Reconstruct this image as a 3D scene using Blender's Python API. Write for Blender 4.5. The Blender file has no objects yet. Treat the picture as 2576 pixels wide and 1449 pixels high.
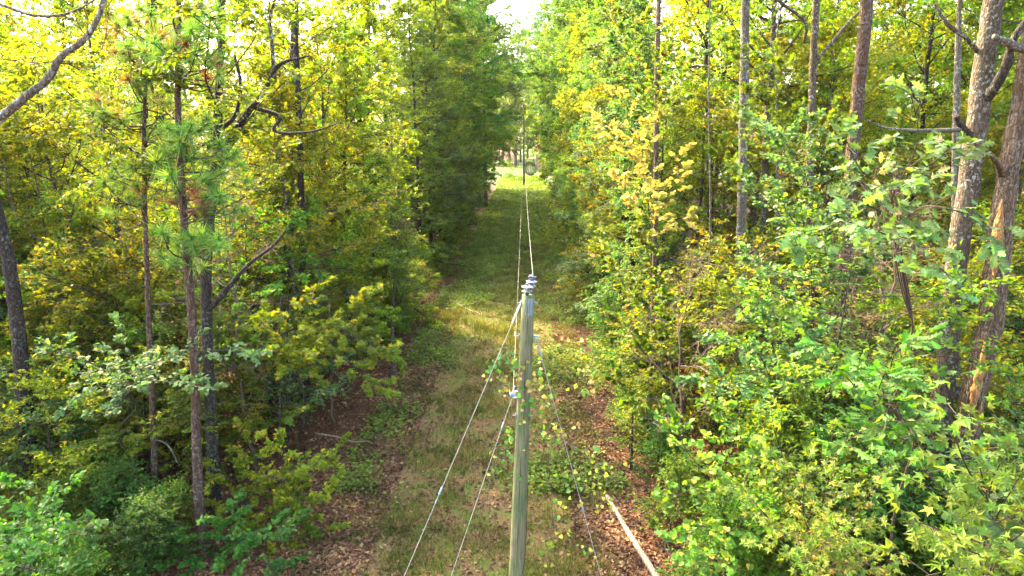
import bpy, math
import numpy as np
from mathutils import Vector, Matrix
R = math.radians
scene = bpy.context.scene
COL = scene.collection

# ------------------------------------------------------------------ camera, sky, sun, exposure
CAMZ, PITCH, FPX = 10.5, R(13.4), 1718.0          # FPX: focal length for a frame 2576 wide
cam_d = bpy.data.cameras.new('camera'); cam = bpy.data.objects.new('camera', cam_d); COL.objects.link(cam)
cam.location = (0, 0, CAMZ); cam.rotation_euler = (R(90) - PITCH, 0, 0)
cam_d.sensor_width = 36; cam_d.lens = 36 * FPX / 2576
cam_d.clip_start = 0.1; cam_d.clip_end = 6000
scene.camera = cam
SUN_AZ, SUN_EL = R(-43), R(42)                     # azimuth clockwise from +Y
world = bpy.data.worlds.new('World'); scene.world = world; world.use_nodes = True
wn = world.node_tree; wn.nodes.clear()
sky = wn.nodes.new('ShaderNodeTexSky'); sky.sky_type = 'NISHITA'; sky.sun_disc = False
sky.sun_elevation = SUN_EL; sky.sun_rotation = SUN_AZ; sky.air_density = 1.0; sky.dust_density = 5.0
bgn = wn.nodes.new('ShaderNodeBackground'); bgn.inputs['Strength'].default_value = 0.15
wo = wn.nodes.new('ShaderNodeOutputWorld')
wn.links.new(sky.outputs[0], bgn.inputs[0]); wn.links.new(bgn.outputs[0], wo.inputs[0])
sd = bpy.data.lights.new('sun', 'SUN'); sd.energy = 2.2; sd.angle = R(0.55); sd.color = (1.0, 0.8, 0.46)
sun = bpy.data.objects.new('sun', sd); COL.objects.link(sun)
sdir = Vector((math.sin(SUN_AZ) * math.cos(SUN_EL), math.cos(SUN_AZ) * math.cos(SUN_EL), math.sin(SUN_EL)))
sun.rotation_euler = (-sdir).to_track_quat('-Z', 'Y').to_euler(); sun.location = sdir * 80
vs = scene.view_settings; vs.view_transform = 'Standard'; vs.look = 'None'; vs.gamma = 1; vs.use_curve_mapping = False
vs.exposure = 4.05
cy = scene.cycles
cy.max_bounces = 10; cy.diffuse_bounces = 9; cy.glossy_bounces = 2; cy.transmission_bounces = 6; cy.volume_bounces = 0
cy.transparent_max_bounces = 4; cy.use_denoising = True; cy.caustics_reflective = False; cy.caustics_refractive = False
cy.sample_clamp_indirect = 6

# ------------------------------------------------------------------ helpers
CT, ST = math.cos(PITCH), math.sin(PITCH)
def ray(u, v):
    dx, dy = (u - 1288) / FPX, (v - 724.5) / FPX
    return np.array([dx, CT - dy * ST, -ST - dy * CT])
def P(u, v, Y):                                   # the point of the place at pixel (u, v) of a 2576 frame, Y metres ahead
    d = ray(u, v); return np.array([0, 0, CAMZ]) + d * (Y / d[1])
def G(u, v):                                      # the same on the ground
    d = ray(u, v); return np.array([0, 0, CAMZ]) + d * (-CAMZ / d[2])
def gz(x, y):                                     # gentle relief of the ground
    x = np.asarray(x, float); y = np.asarray(y, float)
    c = np.abs(x - (-1.4 + .028 * y))
    w = np.clip((c - 3) / 8, 0.15, 1)
    return w * (.22 * np.sin(.31 * x + 1.3) * np.sin(.19 * y) + .12 * np.sin(.7 * x + .45 * y)) + .03 * np.sin(1.7 * x) * np.sin(1.3 * y + x)
def midx(y): return -1.4 + .028 * y               # centre line of the cleared strip
def nrm(a): return a / np.maximum(np.linalg.norm(a, axis=-1, keepdims=True), 1e-9)

class MB:
    def __init__(s): s.v = []; s.t = []; s.q = []; s.n = 0; s.mt = []; s.mq = []
    def add(s, v, tris=None, quads=None, m=0):
        v = np.asarray(v, float).reshape(-1, 3)
        if tris is not None and len(tris):
            t = np.asarray(tris, np.int64).reshape(-1, 3) + s.n; s.t.append(t); s.mt.append(np.full(len(t), m))
        if quads is not None and len(quads):
            q = np.asarray(quads, np.int64).reshape(-1, 4) + s.n; s.q.append(q); s.mq.append(np.full(len(q), m))
        s.v.append(v); s.n += len(v)
    def tube(s, path, rad, sides=8, cap=True, ridge=0, rng=None, m=0):
        path = np.asarray(path, float); n = len(path); rad = np.broadcast_to(np.asarray(rad, float), (n,))
        tan = nrm(np.gradient(path, axis=0))
        ref = np.array([0, 0, 1.0]) if abs(tan[0, 2]) < .8 else np.array([1.0, 0, 0])
        a = nrm(np.cross(tan[0], ref)); A = np.empty_like(path)
        for i in range(n):
            a = a - tan[i] * a.dot(tan[i]); a = a / max(np.linalg.norm(a), 1e-9); A[i] = a
        B = np.cross(tan, A)
        th = np.arange(sides) * 2 * math.pi / sides
        rr = rad[:, None] * np.ones((1, sides))
        if ridge:
            k = rng.normal(0, 1, (1, sides)) * .5 + rng.normal(0, 1, (n, sides)) * .8
            rr = rr * (1 + ridge * k)
        v = path[:, None] + rr[..., None] * (np.cos(th)[None, :, None] * A[:, None] + np.sin(th)[None, :, None] * B[:, None])
        i = np.arange(n - 1)[:, None] * sides; j = np.arange(sides)[None]; j2 = (j + 1) % sides
        q = np.stack([i + j, i + j2, i + sides + j2, i + sides + j], -1).reshape(-1, 4)
        v = v.reshape(-1, 3); t = None
        if cap:
            v = np.vstack([v, path[0], path[-1]]); c0, c1 = n * sides, n * sides + 1; j = np.arange(sides); j2 = (j + 1) % sides
            t = np.vstack([np.stack([np.full(sides, c0), j2, j], -1), np.stack([np.full(sides, c1), (n - 1) * sides + j, (n - 1) * sides + j2], -1)])
        s.add(v, t, q, m)
    def sticks(s, p0, p1, r0, r1, sides=3):       # many small tapered sticks at once
        p0 = np.asarray(p0); p1 = np.asarray(p1); N = len(p0)
        if not N: return
        d = nrm(p1 - p0); ref = np.where(np.abs(d[:, 2:3]) < .8, np.array([[0, 0, 1.0]]), np.array([[1.0, 0, 0]]))
        a = nrm(np.cross(d, ref)); b = np.cross(d, a); th = np.arange(sides) * 2 * math.pi / sides
        ring = np.cos(th)[None, :, None] * a[:, None] + np.sin(th)[None, :, None] * b[:, None]
        v = np.concatenate([p0[:, None] + ring * np.reshape(r0, (-1, 1, 1)), p1[:, None] + ring * np.reshape(r1, (-1, 1, 1))], 1)
        o = np.arange(N)[:, None, None] * (2 * sides); j = np.arange(sides); j2 = (j + 1) % sides
        q = (np.stack([j, j2, sides + j2, sides + j], -1)[None] + o).reshape(-1, 4)
        s.add(v, None, q)
    def leaves(s, pos, d, nr, size, tmpl, m=0):   # one leaf shape placed many times
        V, T, Q = tmpl; N = len(pos)
        d = nrm(d); x = nrm(np.cross(d, nr)); z = np.cross(x, d); size = np.broadcast_to(size, (N,))
        v = pos[:, None] + size[:, None, None] * (V[None, :, 0:1] * x[:, None] + V[None, :, 1:2] * d[:, None] + V[None, :, 2:3] * z[:, None])
        o = np.arange(N)[:, None, None] * len(V)
        s.add(v, (T[None] + o).reshape(-1, 3) if len(T) else None, (Q[None] + o).reshape(-1, 4) if len(Q) else None, m)
    def mesh(s, name, mats, smooth=False):
        me = bpy.data.meshes.new(name); v = np.concatenate(s.v).astype(np.float32)
        t = np.concatenate(s.t) if s.t else np.zeros((0, 3), np.int64); q = np.concatenate(s.q) if s.q else np.zeros((0, 4), np.int64)
        me.vertices.add(len(v)); me.vertices.foreach_set('co', v.ravel())
        li = np.concatenate([t.ravel(), q.ravel()]).astype(np.int32); me.loops.add(len(li)); me.loops.foreach_set('vertex_index', li)
        ls = np.concatenate([np.arange(len(t)) * 3, len(t) * 3 + np.arange(len(q)) * 4]).astype(np.int32)
        lt = np.concatenate([np.full(len(t), 3), np.full(len(q), 4)]).astype(np.int32)
        me.polygons.add(len(ls)); me.polygons.foreach_set('loop_start', ls); me.polygons.foreach_set('loop_total', lt)
        mi = np.concatenate(s.mt + s.mq) if (s.mt or s.mq) else np.zeros(0)
        me.polygons.foreach_set('material_index', mi.astype(np.int32))
        me.polygons.foreach_set('use_smooth', np.full(len(ls), smooth))
        for mm in (mats if isinstance(mats, (list, tuple)) else [mats]): me.materials.append(mm)
        me.update(calc_edges=True); return me
def box(mb, c, s, rot=None, m=0):
    c = np.asarray(c, float); s = np.asarray(s, float) / 2
    v = np.array([[x, y, z] for x in (-1, 1) for y in (-1, 1) for z in (-1, 1)]) * s
    if rot is not None: v = v @ np.array(rot).T
    mb.add(v + c, None, [[0, 1, 3, 2], [4, 6, 7, 5], [0, 4, 5, 1], [2, 3, 7, 6], [0, 2, 6, 4], [1, 5, 7, 3]], m)
def lathe(mb, prof, c, axis=(0, 0, 1), sides=20, m=0):
    ax = Vector(axis).normalized(); q = np.array(ax.to_track_quat('Z', 'Y').to_matrix())
    th = np.arange(sides) * 2 * math.pi / sides; pr = np.asarray(prof, float); n = len(pr)
    v = np.stack([pr[:, 0:1] * np.cos(th), pr[:, 0:1] * np.sin(th), np.repeat(pr[:, 1:2], sides, 1)], -1).reshape(-1, 3) @ q.T + np.asarray(c, float)
    i = np.arange(n - 1)[:, None] * sides; j = np.arange(sides)[None]; j2 = (j + 1) % sides
    mb.add(v, None, np.stack([i + j, i + j2, i + sides + j2, i + sides + j], -1).reshape(-1, 4), m)

def link(name, me, parent=None, loc=None):
    o = bpy.data.objects.new(name, me); COL.objects.link(o)
    if parent is not None: o.parent = parent
    if loc is not None: o.location = loc
    return o
def tag(o, label=None, cat=None, group=None, kind=None):
    for k, x in (('label', label), ('category', cat), ('group', group), ('kind', kind)):
        if x: o[k] = x
    return o
def thing(name, label, cat, loc=(0, 0, 0), rz=0, group=None):
    o = link(name, None, None, loc); o.rotation_euler = (0, 0, rz); o.empty_display_size = .2
    return tag(o, label, cat, group)
def dup(root, loc, rz, sc, label, group, lean=(0, 0)):
    r = root.copy(); COL.objects.link(r); r.location = loc; r.rotation_euler = (lean[0], lean[1], rz); r.scale = (sc[0], sc[0], sc[1])
    r['label'] = label
    if group: r['group'] = group
    elif 'group' in r: del r['group']
    for ch in PROTO_CH[root.name]:
        c = ch.copy(); COL.objects.link(c); c.parent = r
    return r
PROTO_CH = {}

# ------------------------------------------------------------------ materials
def nodes(name):
    m = bpy.data.materials.new(name); m.use_nodes = True; nt = m.node_tree; nt.nodes.clear()
    out = nt.nodes.new('ShaderNodeOutputMaterial'); return m, nt, out
def ramp(nt, stops, interp='LINEAR'):
    n = nt.nodes.new('ShaderNodeValToRGB'); n.color_ramp.interpolation = interp; e = n.color_ramp.elements
    while len(e) < len(stops): e.new(.5)
    for k, (p, c) in zip(e, stops): k.position = p; k.color = (*c, 1)
    return n
def leaf_mat(name, stops, trans=(1.5, 1.35, .5), tw=.5, rough=.45, clump=.35, vary=.25):
    m, nt, out = nodes(name); L = nt.links.new; N = nt.nodes.new
    geo = N('ShaderNodeNewGeometry'); oi = N('ShaderNodeObjectInfo'); tc = N('ShaderNodeTexCoord')
    rp = ramp(nt, stops); L(geo.outputs['Random Per Island'], rp.inputs[0])
    no = N('ShaderNodeTexNoise'); no.inputs['Scale'].default_value = .9; no.inputs['Detail'].default_value = 1; L(geo.outputs['Position'], no.inputs['Vector'])
    hs = N('ShaderNodeHueSaturation')
    mh = N('ShaderNodeMapRange'); mh.inputs[3].default_value = .5 - .025; mh.inputs[4].default_value = .5 + .03; L(oi.outputs['Random'], mh.inputs[0]); L(mh.outputs[0], hs.inputs['Hue'])
    mv = N('ShaderNodeMapRange'); mv.inputs[1].default_value = .3; mv.inputs[2].default_value = .7; mv.inputs[3].default_value = 1 - clump; mv.inputs[4].default_value = 1 + clump; L(no.outputs[0], mv.inputs[0])
    mo = N('ShaderNodeMapRange'); mo.inputs[3].default_value = 1 - vary; mo.inputs[4].default_value = 1 + vary; L(oi.outputs['Random'], mo.inputs[0])
    mu = N('ShaderNodeMath'); mu.operation = 'MULTIPLY'; L(mv.outputs[0], mu.inputs[0]); L(mo.outputs[0], mu.inputs[1]); L(mu.outputs[0], hs.inputs['Value'])
    L(rp.outputs[0], hs.inputs['Color'])
    mt = N('ShaderNodeMix'); mt.data_type = 'RGBA'; mt.blend_type = 'MULTIPLY'; mt.inputs[0].default_value = 1; mt.inputs[7].default_value = (*trans, 1); L(hs.outputs[0], mt.inputs[6])
    b = N('ShaderNodeBsdfPrincipled'); b.inputs['Roughness'].default_value = rough + .12; b.inputs['Specular IOR Level'].default_value = .16; L(hs.outputs[0], b.inputs['Base Color'])
    t = N('ShaderNodeBsdfTranslucent'); L(mt.outputs[2], t.inputs[0])
    x = N('ShaderNodeMixShader'); x.inputs[0].default_value = tw; L(b.outputs[0], x.inputs[1]); L(t.outputs[0], x.inputs[2]); L(x.outputs[0], out.inputs[0])
    return m
def bark_mat(name, c0, c1, c2, lichen=(.3, .33, .27), la=.35, sc=9, stretch=.18, bump=.6):
    m, nt, out = nodes(name); L = nt.links.new; N = nt.nodes.new
    tc = N('ShaderNodeTexCoord')
    nd = N('ShaderNodeTexNoise'); nd.inputs['Scale'].default_value = 7; nd.inputs['Detail'].default_value = 3; L(tc.outputs['Object'], nd.inputs['Vector'])
    av = N('ShaderNodeVectorMath'); av.operation = 'MULTIPLY_ADD'; av.inputs[1].default_value = (.09, .09, .22); L(nd.outputs['Color'], av.inputs[0]); L(tc.outputs['Object'], av.inputs[2])
    mp = N('ShaderNodeMapping'); mp.inputs['Scale'].default_value = (1, 1, stretch); L(av.outputs[0], mp.inputs[0])
    n1 = N('ShaderNodeTexNoise'); n1.inputs['Scale'].default_value = sc * 3.2; n1.inputs['Detail'].default_value = 6; n1.inputs['Roughness'].default_value = .75; L(mp.outputs[0], n1.inputs['Vector'])
    vo = N('ShaderNodeTexVoronoi'); vo.feature = 'DISTANCE_TO_EDGE'; vo.inputs['Scale'].default_value = sc * 2.6; L(mp.outputs[0], vo.inputs['Vector'])
    rp = ramp(nt, [(.3, c0), (.5, c1), (.68, c2)]); L(n1.outputs[0], rp.inputs[0])
    vr = ramp(nt, [(0, (.3, .27, .25)), (.2, (1, 1, 1))]); L(vo.outputs[0], vr.inputs[0])
    mx = N('ShaderNodeMix'); mx.data_type = 'RGBA'; mx.blend_type = 'MULTIPLY'; mx.inputs[0].default_value = .75; L(rp.outputs[0], mx.inputs[6]); L(vr.outputs[0], mx.inputs[7])
    n2 = N('ShaderNodeTexNoise'); n2.inputs['Scale'].default_value = 13; n2.inputs['Detail'].default_value = 5; n2.inputs['Roughness'].default_value = .7; L(tc.outputs['Object'], n2.inputs['Vector'])
    n3 = N('ShaderNodeTexNoise'); n3.inputs['Scale'].default_value = 1.6; n3.inputs['Detail'].default_value = 3; L(tc.outputs['Object'], n3.inputs['Vector'])
    lr = ramp(nt, [(.54, (0, 0, 0)), (.6, (la, la, la))]); L(n2.outputs[0], lr.inputs[0])
    l3 = ramp(nt, [(.4, (.15, .15, .15)), (.6, (1, 1, 1))]); L(n3.outputs[0], l3.inputs[0])
    lm = N('ShaderNodeMix'); lm.data_type = 'RGBA'; lm.blend_type = 'MULTIPLY'; lm.inputs[0].default_value = 1; L(lr.outputs[0], lm.inputs[6]); L(l3.outputs[0], lm.inputs[7])
    ml = N('ShaderNodeMix'); ml.data_type = 'RGBA'; ml.inputs[7].default_value = (*lichen, 1); L(lm.outputs[2], ml.inputs[0]); L(mx.outputs[2], ml.inputs[6])
    b = N('ShaderNodeBsdfPrincipled'); b.inputs['Roughness'].default_value = .9; b.inputs['Specular IOR Level'].default_value = .12; L(ml.outputs[2], b.inputs['Base Color'])
    bp = N('ShaderNodeBump'); bp.inputs['Strength'].default_value = bump; bp.inputs['Distance'].default_value = .035
    ad = N('ShaderNodeMath'); ad.operation = 'ADD'; L(n1.outputs[0], ad.inputs[0]); L(vr.outputs[0], ad.inputs[1]); L(ad.outputs[0], bp.inputs['Height']); L(bp.outputs[0], b.inputs['Normal'])
    L(b.outputs[0], out.inputs[0]); return m
def plain_mat(name, c, rough=.6, metal=0, nz=.25, sc=12, spec=.5):
    m, nt, out = nodes(name); L = nt.links.new; N = nt.nodes.new
    tc = N('ShaderNodeTexCoord'); n1 = N('ShaderNodeTexNoise'); n1.inputs['Scale'].default_value = sc; n1.inputs['Detail'].default_value = 4; L(tc.outputs['Object'], n1.inputs['Vector'])
    rp = ramp(nt, [(.3, tuple(x * (1 - nz) for x in c)), (.7, tuple(min(1, x * (1 + nz)) for x in c))]); L(n1.outputs[0], rp.inputs[0])
    b = N('ShaderNodeBsdfPrincipled'); b.inputs['Roughness'].default_value = rough; b.inputs['Metallic'].default_value = metal; b.inputs['Specular IOR Level'].default_value = spec
    L(rp.outputs[0], b.inputs['Base Color']); L(b.outputs[0], out.inputs[0]); return m

M = {}
M['yellow'] = leaf_mat('leaf_yellow_green', [(0, (.052, .09, .006)), (.35, (.085, .13, .007)), (.72, (.13, .155, .008)), (.94, (.21, .19, .012)), (1, (.3, .17, .02))], trans=(2.45, 2.1, .2), tw=.52)
M['green'] = leaf_mat('leaf_mid_green', [(0, (.036, .088, .008)), (.5, (.06, .125, .01)), (.9, (.1, .15, .012)), (1, (.22, .19, .02))], trans=(2.5, 2.25, .3), tw=.48)
M['deep'] = leaf_mat('leaf_deep_green', [(0, (.024, .068, .008)), (.5, (.038, .098, .011)), (.9, (.06, .125, .012)), (1, (.12, .13, .02))], trans=(1.9, 1.9, .4), tw=.42)
M['grey'] = leaf_mat('leaf_grey_green', [(0, (.04, .09, .025)), (.5, (.065, .12, .032)), (.88, (.09, .145, .04)), (1, (.24, .18, .09))], trans=(1.8, 1.9, .45), tw=.45, rough=.42)
M['vine'] = leaf_mat('leaf_vine', [(0, (.05, .11, .012)), (.45, (.08, .14, .014)), (.75, (.13, .165, .018)), (.92, (.24, .21, .03)), (1, (.34, .19, .05))], trans=(1.8, 1.8, .4), tw=.46)
M['gold'] = leaf_mat('leaf_gold', [(0, (.2, .22, .04)), (.6, (.34, .3, .06)), (1, (.4, .27, .07))], trans=(1.4, 1.3, .5), tw=.5)
M['needle'] = leaf_mat('pine_needle', [(0, (.04, .095, .02)), (.6, (.075, .15, .028)), (.9, (.13, .17, .03)), (1, (.25, .15, .05))], trans=(1.6, 1.7, .5), tw=.42)
M['rust'] = leaf_mat('leaf_rust', [(0, (.16, .06, .025)), (.5, (.22, .09, .035)), (1, (.26, .14, .05))], trans=(1.3, 1.1, .5), tw=.3)
M['litter'] = leaf_mat('leaf_litter', [(0, (.045, .021, .009)), (.4, (.095, .043, .017)), (.8, (.15, .074, .03)), (1, (.25, .16, .07))], trans=(1, 1, .8), tw=.12, clump=.4, vary=0)
M['grassb'] = leaf_mat('grass_blade', [(0, (.042, .07, .008)), (.45, (.072, .092, .012)), (.72, (.12, .098, .022)), (1, (.2, .135, .045))], trans=(1.4, 1.4, .5), tw=.35, clump=.45, vary=0)
M['weed'] = leaf_mat('weed_leaf', [(0, (.05, .11, .01)), (.6, (.09, .15, .013)), (1, (.16, .17, .02))], trans=(1.6, 1.6, .4), tw=.4, vary=.1)
M['oakbark'] = bark_mat('bark_grey_brown', (.032, .022, .012), (.08, .058, .034), (.14, .108, .07), la=.75)
M['darkbark'] = bark_mat('bark_dark', (.014, .011, .008), (.034, .025, .018), (.065, .05, .036), la=.25)
M['pinebark'] = bark_mat('bark_reddish_pine', (.03, .016, .01), (.075, .042, .026), (.14, .088, .058), la=.3, sc=7, stretch=.3)
M['palebark'] = bark_mat('bark_pale_lichen', (.045, .037, .025), (.1, .085, .06), (.17, .15, .11), la=.8)
M['warmbark'] = bark_mat('bark_warm_plated', (.035, .022, .012), (.1, .064, .036), (.19, .13, .078), la=.35, sc=6, stretch=.22, bump=.9)
M['twig'] = plain_mat('twig_bark', (.045, .033, .023), .95, 0, .3, 12, .1)
M['deadtwig'] = plain_mat('dead_twig_brown', (.1, .07, .045), .95, 0, .3, 12, .1)
M['drywood'] = bark_mat('weathered_dead_wood', (.16, .11, .07), (.3, .22, .15), (.42, .34, .25), la=.1, sc=8, stretch=.12)

# ------------------------------------------------------------------ leaf shapes
def outline(pts, fold=.0, curl=0.0):              # half outline (x>=0) -> folded leaf, quads/tris against the midrib
    pts = np.array(pts, float); n = len(pts)
    mid = np.stack([np.zeros(n), pts[:, 1], np.zeros(n)], 1)
    rt = np.stack([pts[:, 0], pts[:, 1], pts[:, 0] * fold], 1); lf = rt * [-1, 1, 1]
    V = np.vstack([mid, rt, lf]); V[:, 2] -= curl * V[:, 1] ** 2
    Q = []
    for i in range(n - 1): Q += [[i, n + i, n + i + 1, i + 1], [i, i + 1, 2 * n + i + 1, 2 * n + i]]
    return V, np.zeros((0, 3), int), np.array(Q)
DIAM = (np.array([[0, 0, 0], [-.36, .45, .1], [0, 1, -.05], [.36, .45, .1]], float), np.array([[0, 2, 1], [0, 3, 2]]), np.zeros((0, 4), int))
OVAL = (np.array([[0, 0, 0], [.26, .28, .07], [.25, .65, .05], [0, 1, -.1], [-.25, .65, .05], [-.26, .28, .07]], float), np.zeros((0, 3), int), np.array([[0, 1, 2, 3], [0, 3, 4, 5]]))
def star(k=5, r1=.5, r0=.22, droop=.12):
    a = []
    angs = np.radians([-125, -65, 0, 65, 125]); tips = [.38, .5, .58, .5, .38]
    pts = [[0, 0]]; V = [[0, .42, 0]]
    seq = []
    base = np.array([0, .42])
    for i, (g, t) in enumerate(zip(angs, tips)):
        seq.append(base + t * np.array([math.sin(g), math.cos(g)]))
        if i < 4:
            h = (angs[i] + angs[i + 1]) / 2; seq.append(base + r0 * np.array([math.sin(h), math.cos(h)]))
    seq.append(np.array([0, .25]))
    for p in seq: V.append([p[0], p[1], -droop * (np.hypot(*(p - base)) / .5) ** 2 + .03])
    n = len(seq); T = [[0, 1 + (i + 1) % n, 1 + i] for i in range(n)]
    return np.array(V, float), np.array(T), np.zeros((0, 4), int)
STAR = star()
OAKL = outline([(.015, 0), (.03, .14), (.2, .22), (.09, .3), (.33, .46), (.13, .52), (.34, .72), (.12, .76), (.16, .9), (.0, 1)], fold=.18, curl=.12)
OAKL2 = outline([(.015, 0), (.03, .12), (.17, .25), (.08, .32), (.3, .52), (.14, .55), (.27, .76), (.1, .8), (.12, .92), (.0, 1)], fold=-.15, curl=-.1)
ELLI = outline([(.02, 0), (.2, .2), (.27, .45), (.2, .75), (0, 1)], fold=.15, curl=.1)
HEART = (np.array([[0, .08, 0], [.3, -.05, .05], [.5, .25, .06], [.36, .62, .02], [0, 1, -.08], [-.36, .62, .02], [-.5, .25, .06], [-.3, -.05, .05], [0, .45, -.02]], float),
         np.array([[8, i, (i + 1) % 8] for i in range(8)]), np.zeros((0, 4), int))
NEED = (np.array([[-.5, 0, 0], [.5, 0, 0], [0, 1, 0]], float) * [.05, 1, 1], np.array([[0, 1, 2]]), np.zeros((0, 4), int))

# ------------------------------------------------------------------ growing a broadleaf tree
def walk(rng, p, d, L, n, up=0.0, jit=.15):
    pts = [np.array(p, float)]; d = np.array(d, float)
    for _ in range(n):
        d = d + rng.normal(0, jit, 3) + np.array([0, 0, up]); d /= np.linalg.norm(d); pts.append(pts[-1] + d * L / n)
    return np.array(pts)
def grow(seed, H, r0, cb, Rr, nl, nleaf, leaf=.11, tmpl=OVAL, prof=None, elev=(5, 45), path=None, wob=.25, flat=.4, sides=9, droop=.35, limbs_thick=.5, top=.98, twl=.55):
    rng = np.random.default_rng(seed)
    prof = prof or (lambda t: math.sin(math.pi * min(1, .18 + .85 * t)) ** .7)
    n = 14
    if path is None:
        t = np.linspace(0, 1, n); off = np.cumsum(rng.normal(0, wob / 3, (n, 2)), 0); off -= off[0]
        path = np.column_stack([off, t * H - .15])
    else: path = np.asarray(path, float); n = len(path)
    hh = np.linspace(0, 1, n); rad = r0 * (1 - hh) ** .85 * .93 + r0 * .07; rad[0] *= 1.35
    tr = MB(); tr.tube(path, rad, sides)
    br = MB(); S0, S1, R0_, R1_ = [], [], [], []; TW0, TW1 = [], []
    az = rng.uniform(0, 6.28)
    for i in range(nl):
        s = (i + rng.uniform(.1, .9)) / nl; t = cb + (top - cb) * s; az += 2.4 + rng.normal(0, .45)
        k = t * (n - 1); a = int(min(k, n - 2)); base = path[a] + (path[a + 1] - path[a]) * (k - a); rb = np.interp(t, hh, rad)
        L = Rr * prof(s) * rng.uniform(.7, 1.25); e = R(rng.uniform(*elev) + 25 * s)
        d = np.array([math.cos(az) * math.cos(e), math.sin(az) * math.cos(e), math.sin(e)])
        lp = walk(rng, base, d, L, 6, up=rng.normal(.0, .05), jit=.16)
        lr = np.linspace(min(rb * limbs_thick, .02 + L * .02), .008, 7)
        br.tube(lp, lr, 5, cap=False)
        ns = int(4 + L * 2.2)
        for j in range(ns):
            q = rng.uniform(.2, 1.0); kk = q * 6; a = int(min(kk, 5)); b0 = lp[a] + (lp[a + 1] - lp[a]) * (kk - a)
            dd = nrm(lp[a + 1] - lp[a]); sd_ = np.cross(dd, [0, 0, 1]); sd_ = sd_ / max(np.linalg.norm(sd_), 1e-6) * (1 if j % 2 else -1)
            ang = R(rng.uniform(25, 75)); d2 = dd * math.cos(ang) + sd_ * math.sin(ang) + np.array([0, 0, rng.normal(.05, .3)])
            l2 = max(.35, L * rng.uniform(.25, .5) * (1.15 - .6 * q))
            sp = walk(rng, b0, nrm(d2), l2, 3, up=-.03, jit=.16); rr = np.linspace(.006 + l2 * .007, .004, 4)
            for a in range(3): S0.append(sp[a]); S1.append(sp[a + 1]); R0_.append(rr[a]); R1_.append(rr[a + 1])
            for w in range(int(3 + l2 * 3)):
                q2 = rng.uniform(.1, 1); kk = q2 * 3; a = int(min(kk, 2)); c0 = sp[a] + (sp[a + 1] - sp[a]) * (kk - a)
                d3 = nrm(nrm(sp[a + 1] - sp[a]) + rng.normal(0, .7, 3) * [1, 1, flat]); c1 = c0 + d3 * twl * rng.uniform(.5, 1.2)
                TW0.append(c0); TW1.append(c1)
    TW0 = np.array(TW0); TW1 = np.array(TW1)
    br.sticks(np.array(S0), np.array(S1), np.array(R0_), np.array(R1_), 3)
    br.sticks(TW0, TW1, np.full(len(TW0), .004), np.full(len(TW0), .002), 3)
    ti = rng.integers(0, len(TW0), nleaf); f = rng.uniform(.1, 1.05, nleaf)[:, None]
    pos = TW0[ti] + (TW1[ti] - TW0[ti]) * f + rng.normal(0, leaf * .35, (nleaf, 3)) * [1, 1, .5]
    d = nrm(TW1[ti] - TW0[ti]) * .8 + rng.normal(0, .7, (nleaf, 3)) * [1, 1, .4] + np.array([0, 0, -droop])
    nr = np.array([0, 0, 1.0]) + rng.normal(0, .5, (nleaf, 3))
    lf = MB(); lf.leaves(pos, d, nr, leaf * rng.uniform(.6, 1.25, nleaf), tmpl)
    return tr, br, lf
HERE = np.zeros(3)
def proto(name, label, cat, bark, leafm, **kw):
    tr, br, lf = grow(**kw); root = thing(name, label, cat, (0, -500, 0))
    ch = [link('trunk', tr.mesh('trunk', M[bark], True), root), tag(link('branches', br.mesh('branches', M['twig'] if bark != 'darkbark' else M[bark]), root), kind='stuff'),
          tag(link('crown', lf.mesh('crown', M[leafm]), root), kind='stuff')]
    PROTO_CH[root.name] = ch; return root
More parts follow.
